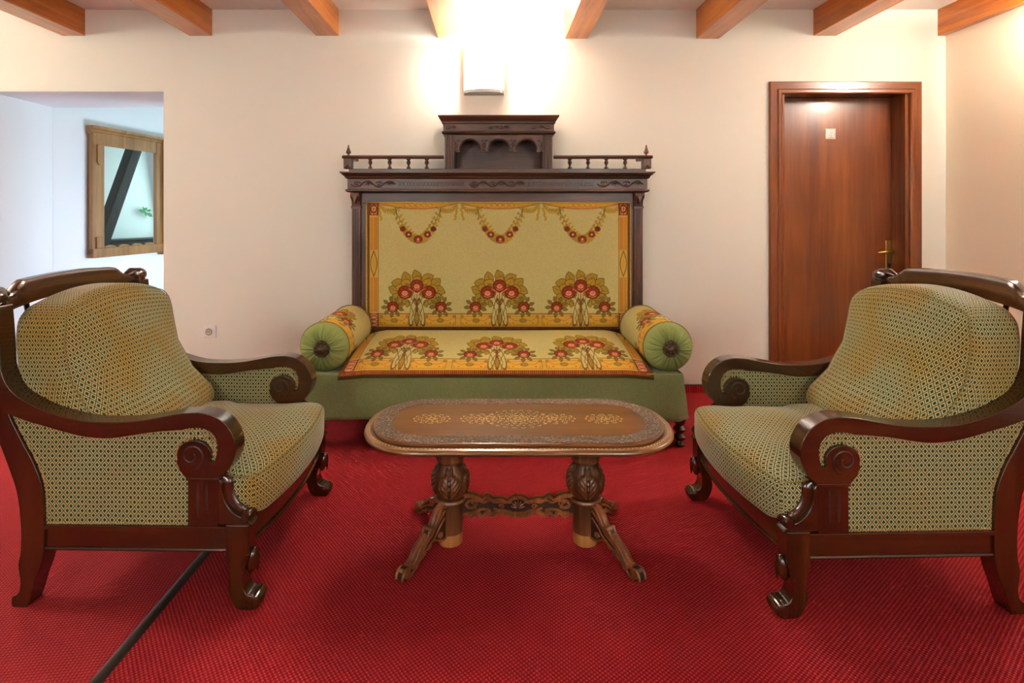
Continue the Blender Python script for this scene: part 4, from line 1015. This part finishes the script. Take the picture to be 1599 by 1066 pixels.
    pnl = MB().prism(po, *sorted((sg*(OUT-.012), sg*(OUT-.040))), 'XZ').build('side_panel', M['fabric'], AC, smooth=False)
    ul = pnl.data.uv_layers.new(name='UVMap')
    for lp2 in pnl.data.loops: c_ = pnl.data.vertices[lp2.vertex_index].co; ul.data[lp2.index].uv = (c_.x, c_.z)
    # brass nails along the panel edge
    nails = MB()
    path = [(.176, .258), (.176, .40), (.150, .418), (.134, .452), (.132, .485), (.148, .515), (.18, .531), (.215, .528), (.24, .505), (.248, .478)]
    segs = [spline(path, 6), [(x, z-.004) for x, z in under[:-2]], [(.253, .475), (.2525, .50), (.24, .528), (.212, .546), (.17, .549)],
            [(p[0]+.006, p[1]) for p in pf], [(-.27, .2575), (.171, .2575)]]
    for sgm in segs:
        L_ = 0; nxt = 0
        for a_, b_ in zip(sgm[:-1], sgm[1:]):
            d_ = math.dist(a_, b_)
            while nxt <= L_+d_:
                t_ = (nxt-L_)/d_; x = a_[0]+(b_[0]-a_[0])*t_; z = a_[1]+(b_[1]-a_[1])*t_
                for yy in (sg*(OUT-.0115), sg*(OUT-.0405)):
                    nails.ball((x, yy, z), (.0034, .0026, .0034), 6, 4)
                nxt += .0082
            L_ += d_
    o = nails.build('nail_trim', M['nail'], pnl); o['kind'] = 'stuff'
    # crest end scroll
    cs = MB().lathe([(.014, -.03), (.025, -.025), (.030, -.01), (.030, .01), (.025, .025), (.014, .03)], (-.458, sg*(OUT-.026), .952), 22, 'Y')
    cs.tube([(-.462, sg*(OUT-.03), .958), (-.468, sg*(OUT-.06), .965), (-.472, sg*(OUT-.09), .955)], [.024, .020, .010], 12)
    cs.build('post_scroll', M['chairwood'], AC)
# crest rail: curved board
def crest():
    V = []; F = []; n = 48; ys = np.linspace(-.335, .335, n+1)
    for y in ys:
        a = abs(y); x = -.470-.030*(1-(y/.335)**2)
        zt = 1.006-.09*y*y*2
        if a > .225: zt -= .032*min(1, ((a-.225)/.05))**1.2
        zb_ = .925-.28*y*y
        for dx, z in ((.018, zb_), (.022, zb_+.01), (.022, zt-.014), (.014, zt-.002), (-.006, zt), (-.018, zt-.010), (-.018, zb_+.004)): V.append((x+dx, y, z))
    k = 7
    for i in range(n):
        for j in range(k): F.append((i*k+j, i*k+(j+1) % k, (i+1)*k+(j+1) % k, (i+1)*k+j))
    F += [tuple(range(k))[::-1], tuple(n*k+j for j in range(k))]
    V2 = V; return MB().add(V2, [f[::-1] for f in F])
crest().build('crest_rail', M['chairwood_y'], AC)
MB().box(-.375, -.335, -.33, .33, .19, .25).build('rear_rail', M['chairwood_y'], AC, bevel=.003)
for y in (-.2, -.1, 0, .1, .2): MB().tube([(-.35, y, .24), (-.375, y, .42), (-.43, y, .65), (-.483, y, .93)], .008, 8).build('back_slat', M['chairwood'], AC)
# front rail, bowed
def bow(y, b=.032): return b*(1-(y/.32)**2)
n = 24; ys = np.linspace(-.318, .318, n+1)
pl_ = [(.345+bow(y), y) for y in ys]+[(.322+bow(y), y) for y in ys[::-1]]
fr_ = MB().prism(pl_, .186, .258, 'XY').build('front_rail', M['chairwood_y'], AC, bevel=.002)
MB().tube([(.346+bow(y), y, .183) for y in ys], .0065, 8).build('bead', M['chairwood_y'], fr_)
MB().box(-.34, .33, -.318, .318, .215, .252).build('seat_deck', M['piping'], AC, smooth=False)
# seat cushion
def dseat(x, y, z):
    u = x/.355; v = y/.31; w_ = z/.075
    X = x+.012+(.048*(1-v*v))*max(0, u)**2
    f_ = max(0, min(1, (x-.20)/.09)); f_ = f_*f_*(3-2*f_)
    yy = y*(1+f_*.115)
    crown = (1-u**4)*(1-v**4)
    Z = .327+z+(.045*crown if w_ > 0 else 0)*w_+.008*(u < 0)*w_
    Z += .004*math.sin(x*21+y*9)*crown*max(0, w_)
    if f_ > 0:      # the corner lifts and rounds over the bracket
        e = max(0, abs(v)-.8)/.2
        if w_ < 0: Z += .030*f_*e*(-w_)
    return X, yy, Z
sc2 = cushion('seat_cushion', M['fabric_gold'], (.355, .31, .072), .03, dseat, AC, 34)
def dline(fn, pts): return [fn(*p) for p in pts]
for zz in (.066,):
    MB().tube(dline(dseat, [(-.3+.62*i/20, .3015, zz) for i in range(21)]+[(.3485, .3-.6*i/30, zz) for i in range(1, 30)]+[(.32-.62*i/20, -.3015, zz) for i in range(21)]), .0022, 6).build('seam', M['piping'], sc2)
# back cushion: front profile follows the recline
FP = [(.0, -.060), (.08, -.090), (.16, -.180), (.28, -.245), (.40, -.265), (.48, -.272), (.53, -.290)]
BP = [(.0, -.335), (.16, -.37), (.30, -.43), (.53, -.455)]
def lerp(tab, z):
    for (a_, fa), (b_, fb_) in zip(tab[:-1], tab[1:]):
        if z <= b_: t_ = max(0, (z-a_)/(b_-a_)); return fa+(fb_-fa)*t_
    return tab[-1][1]
def dback(x, y, z):
    h = (z+.25)*1.06; hh = max(0, min(.53, h)); u = x/.11; v = y/.305
    ff = lerp(FP, hh); bb = lerp(BP, hh); mid = (ff+bb)/2; hw = (ff-bb)/2
    belly = (1-v*v)*math.sin(min(1, hh/.53)*PI)
    X = mid+u*hw+(.035*belly if u > 0 else 0)*u
    wd = 1.0+.03*math.sin(hh/.53*PI)
    if hh > .40: wd -= .10*((hh-.40)/.13)**2
    Z = .415+h/1.06-.012*(hh/.53)**3+.05*(1-v*v)*(hh/.53)**3
    X += .006*math.sin(z*23+y*11)*(1 if u > 0 else 0)*(1-v**4)*.8
    return X, y*wd, Z
bc = cushion('back_cushion', M['fabric_gold'], (.11, .305, .25), .05, dback, AC, 36)
pth = [(.100, -.288, -.23+.455*i/24) for i in range(25)]+[(.100, -.27+.54*i/24, .236) for i in range(25)]+[(.100, .288, .225-.455*i/24) for i in range(25)]
MB().tube(dline(dback, pth), .0016, 6).build('seam', M['piping'], bc)
tag(AC, 'dark walnut armchair with diamond-weave cushions standing over the dark floor strip', 'armchair', 'matching upholstered armchairs')
AC.rotation_euler = (0, 0, math.radians(-1.0))
A2_ = copy_tree(AC); A2_.location = (1.236, 2.055, 0); A2_.rotation_euler = (0, 0, PI+math.radians(1.5))
tag(A2_, 'dark walnut armchair with diamond-weave cushions standing in front of the brown door', 'armchair', 'matching upholstered armchairs')
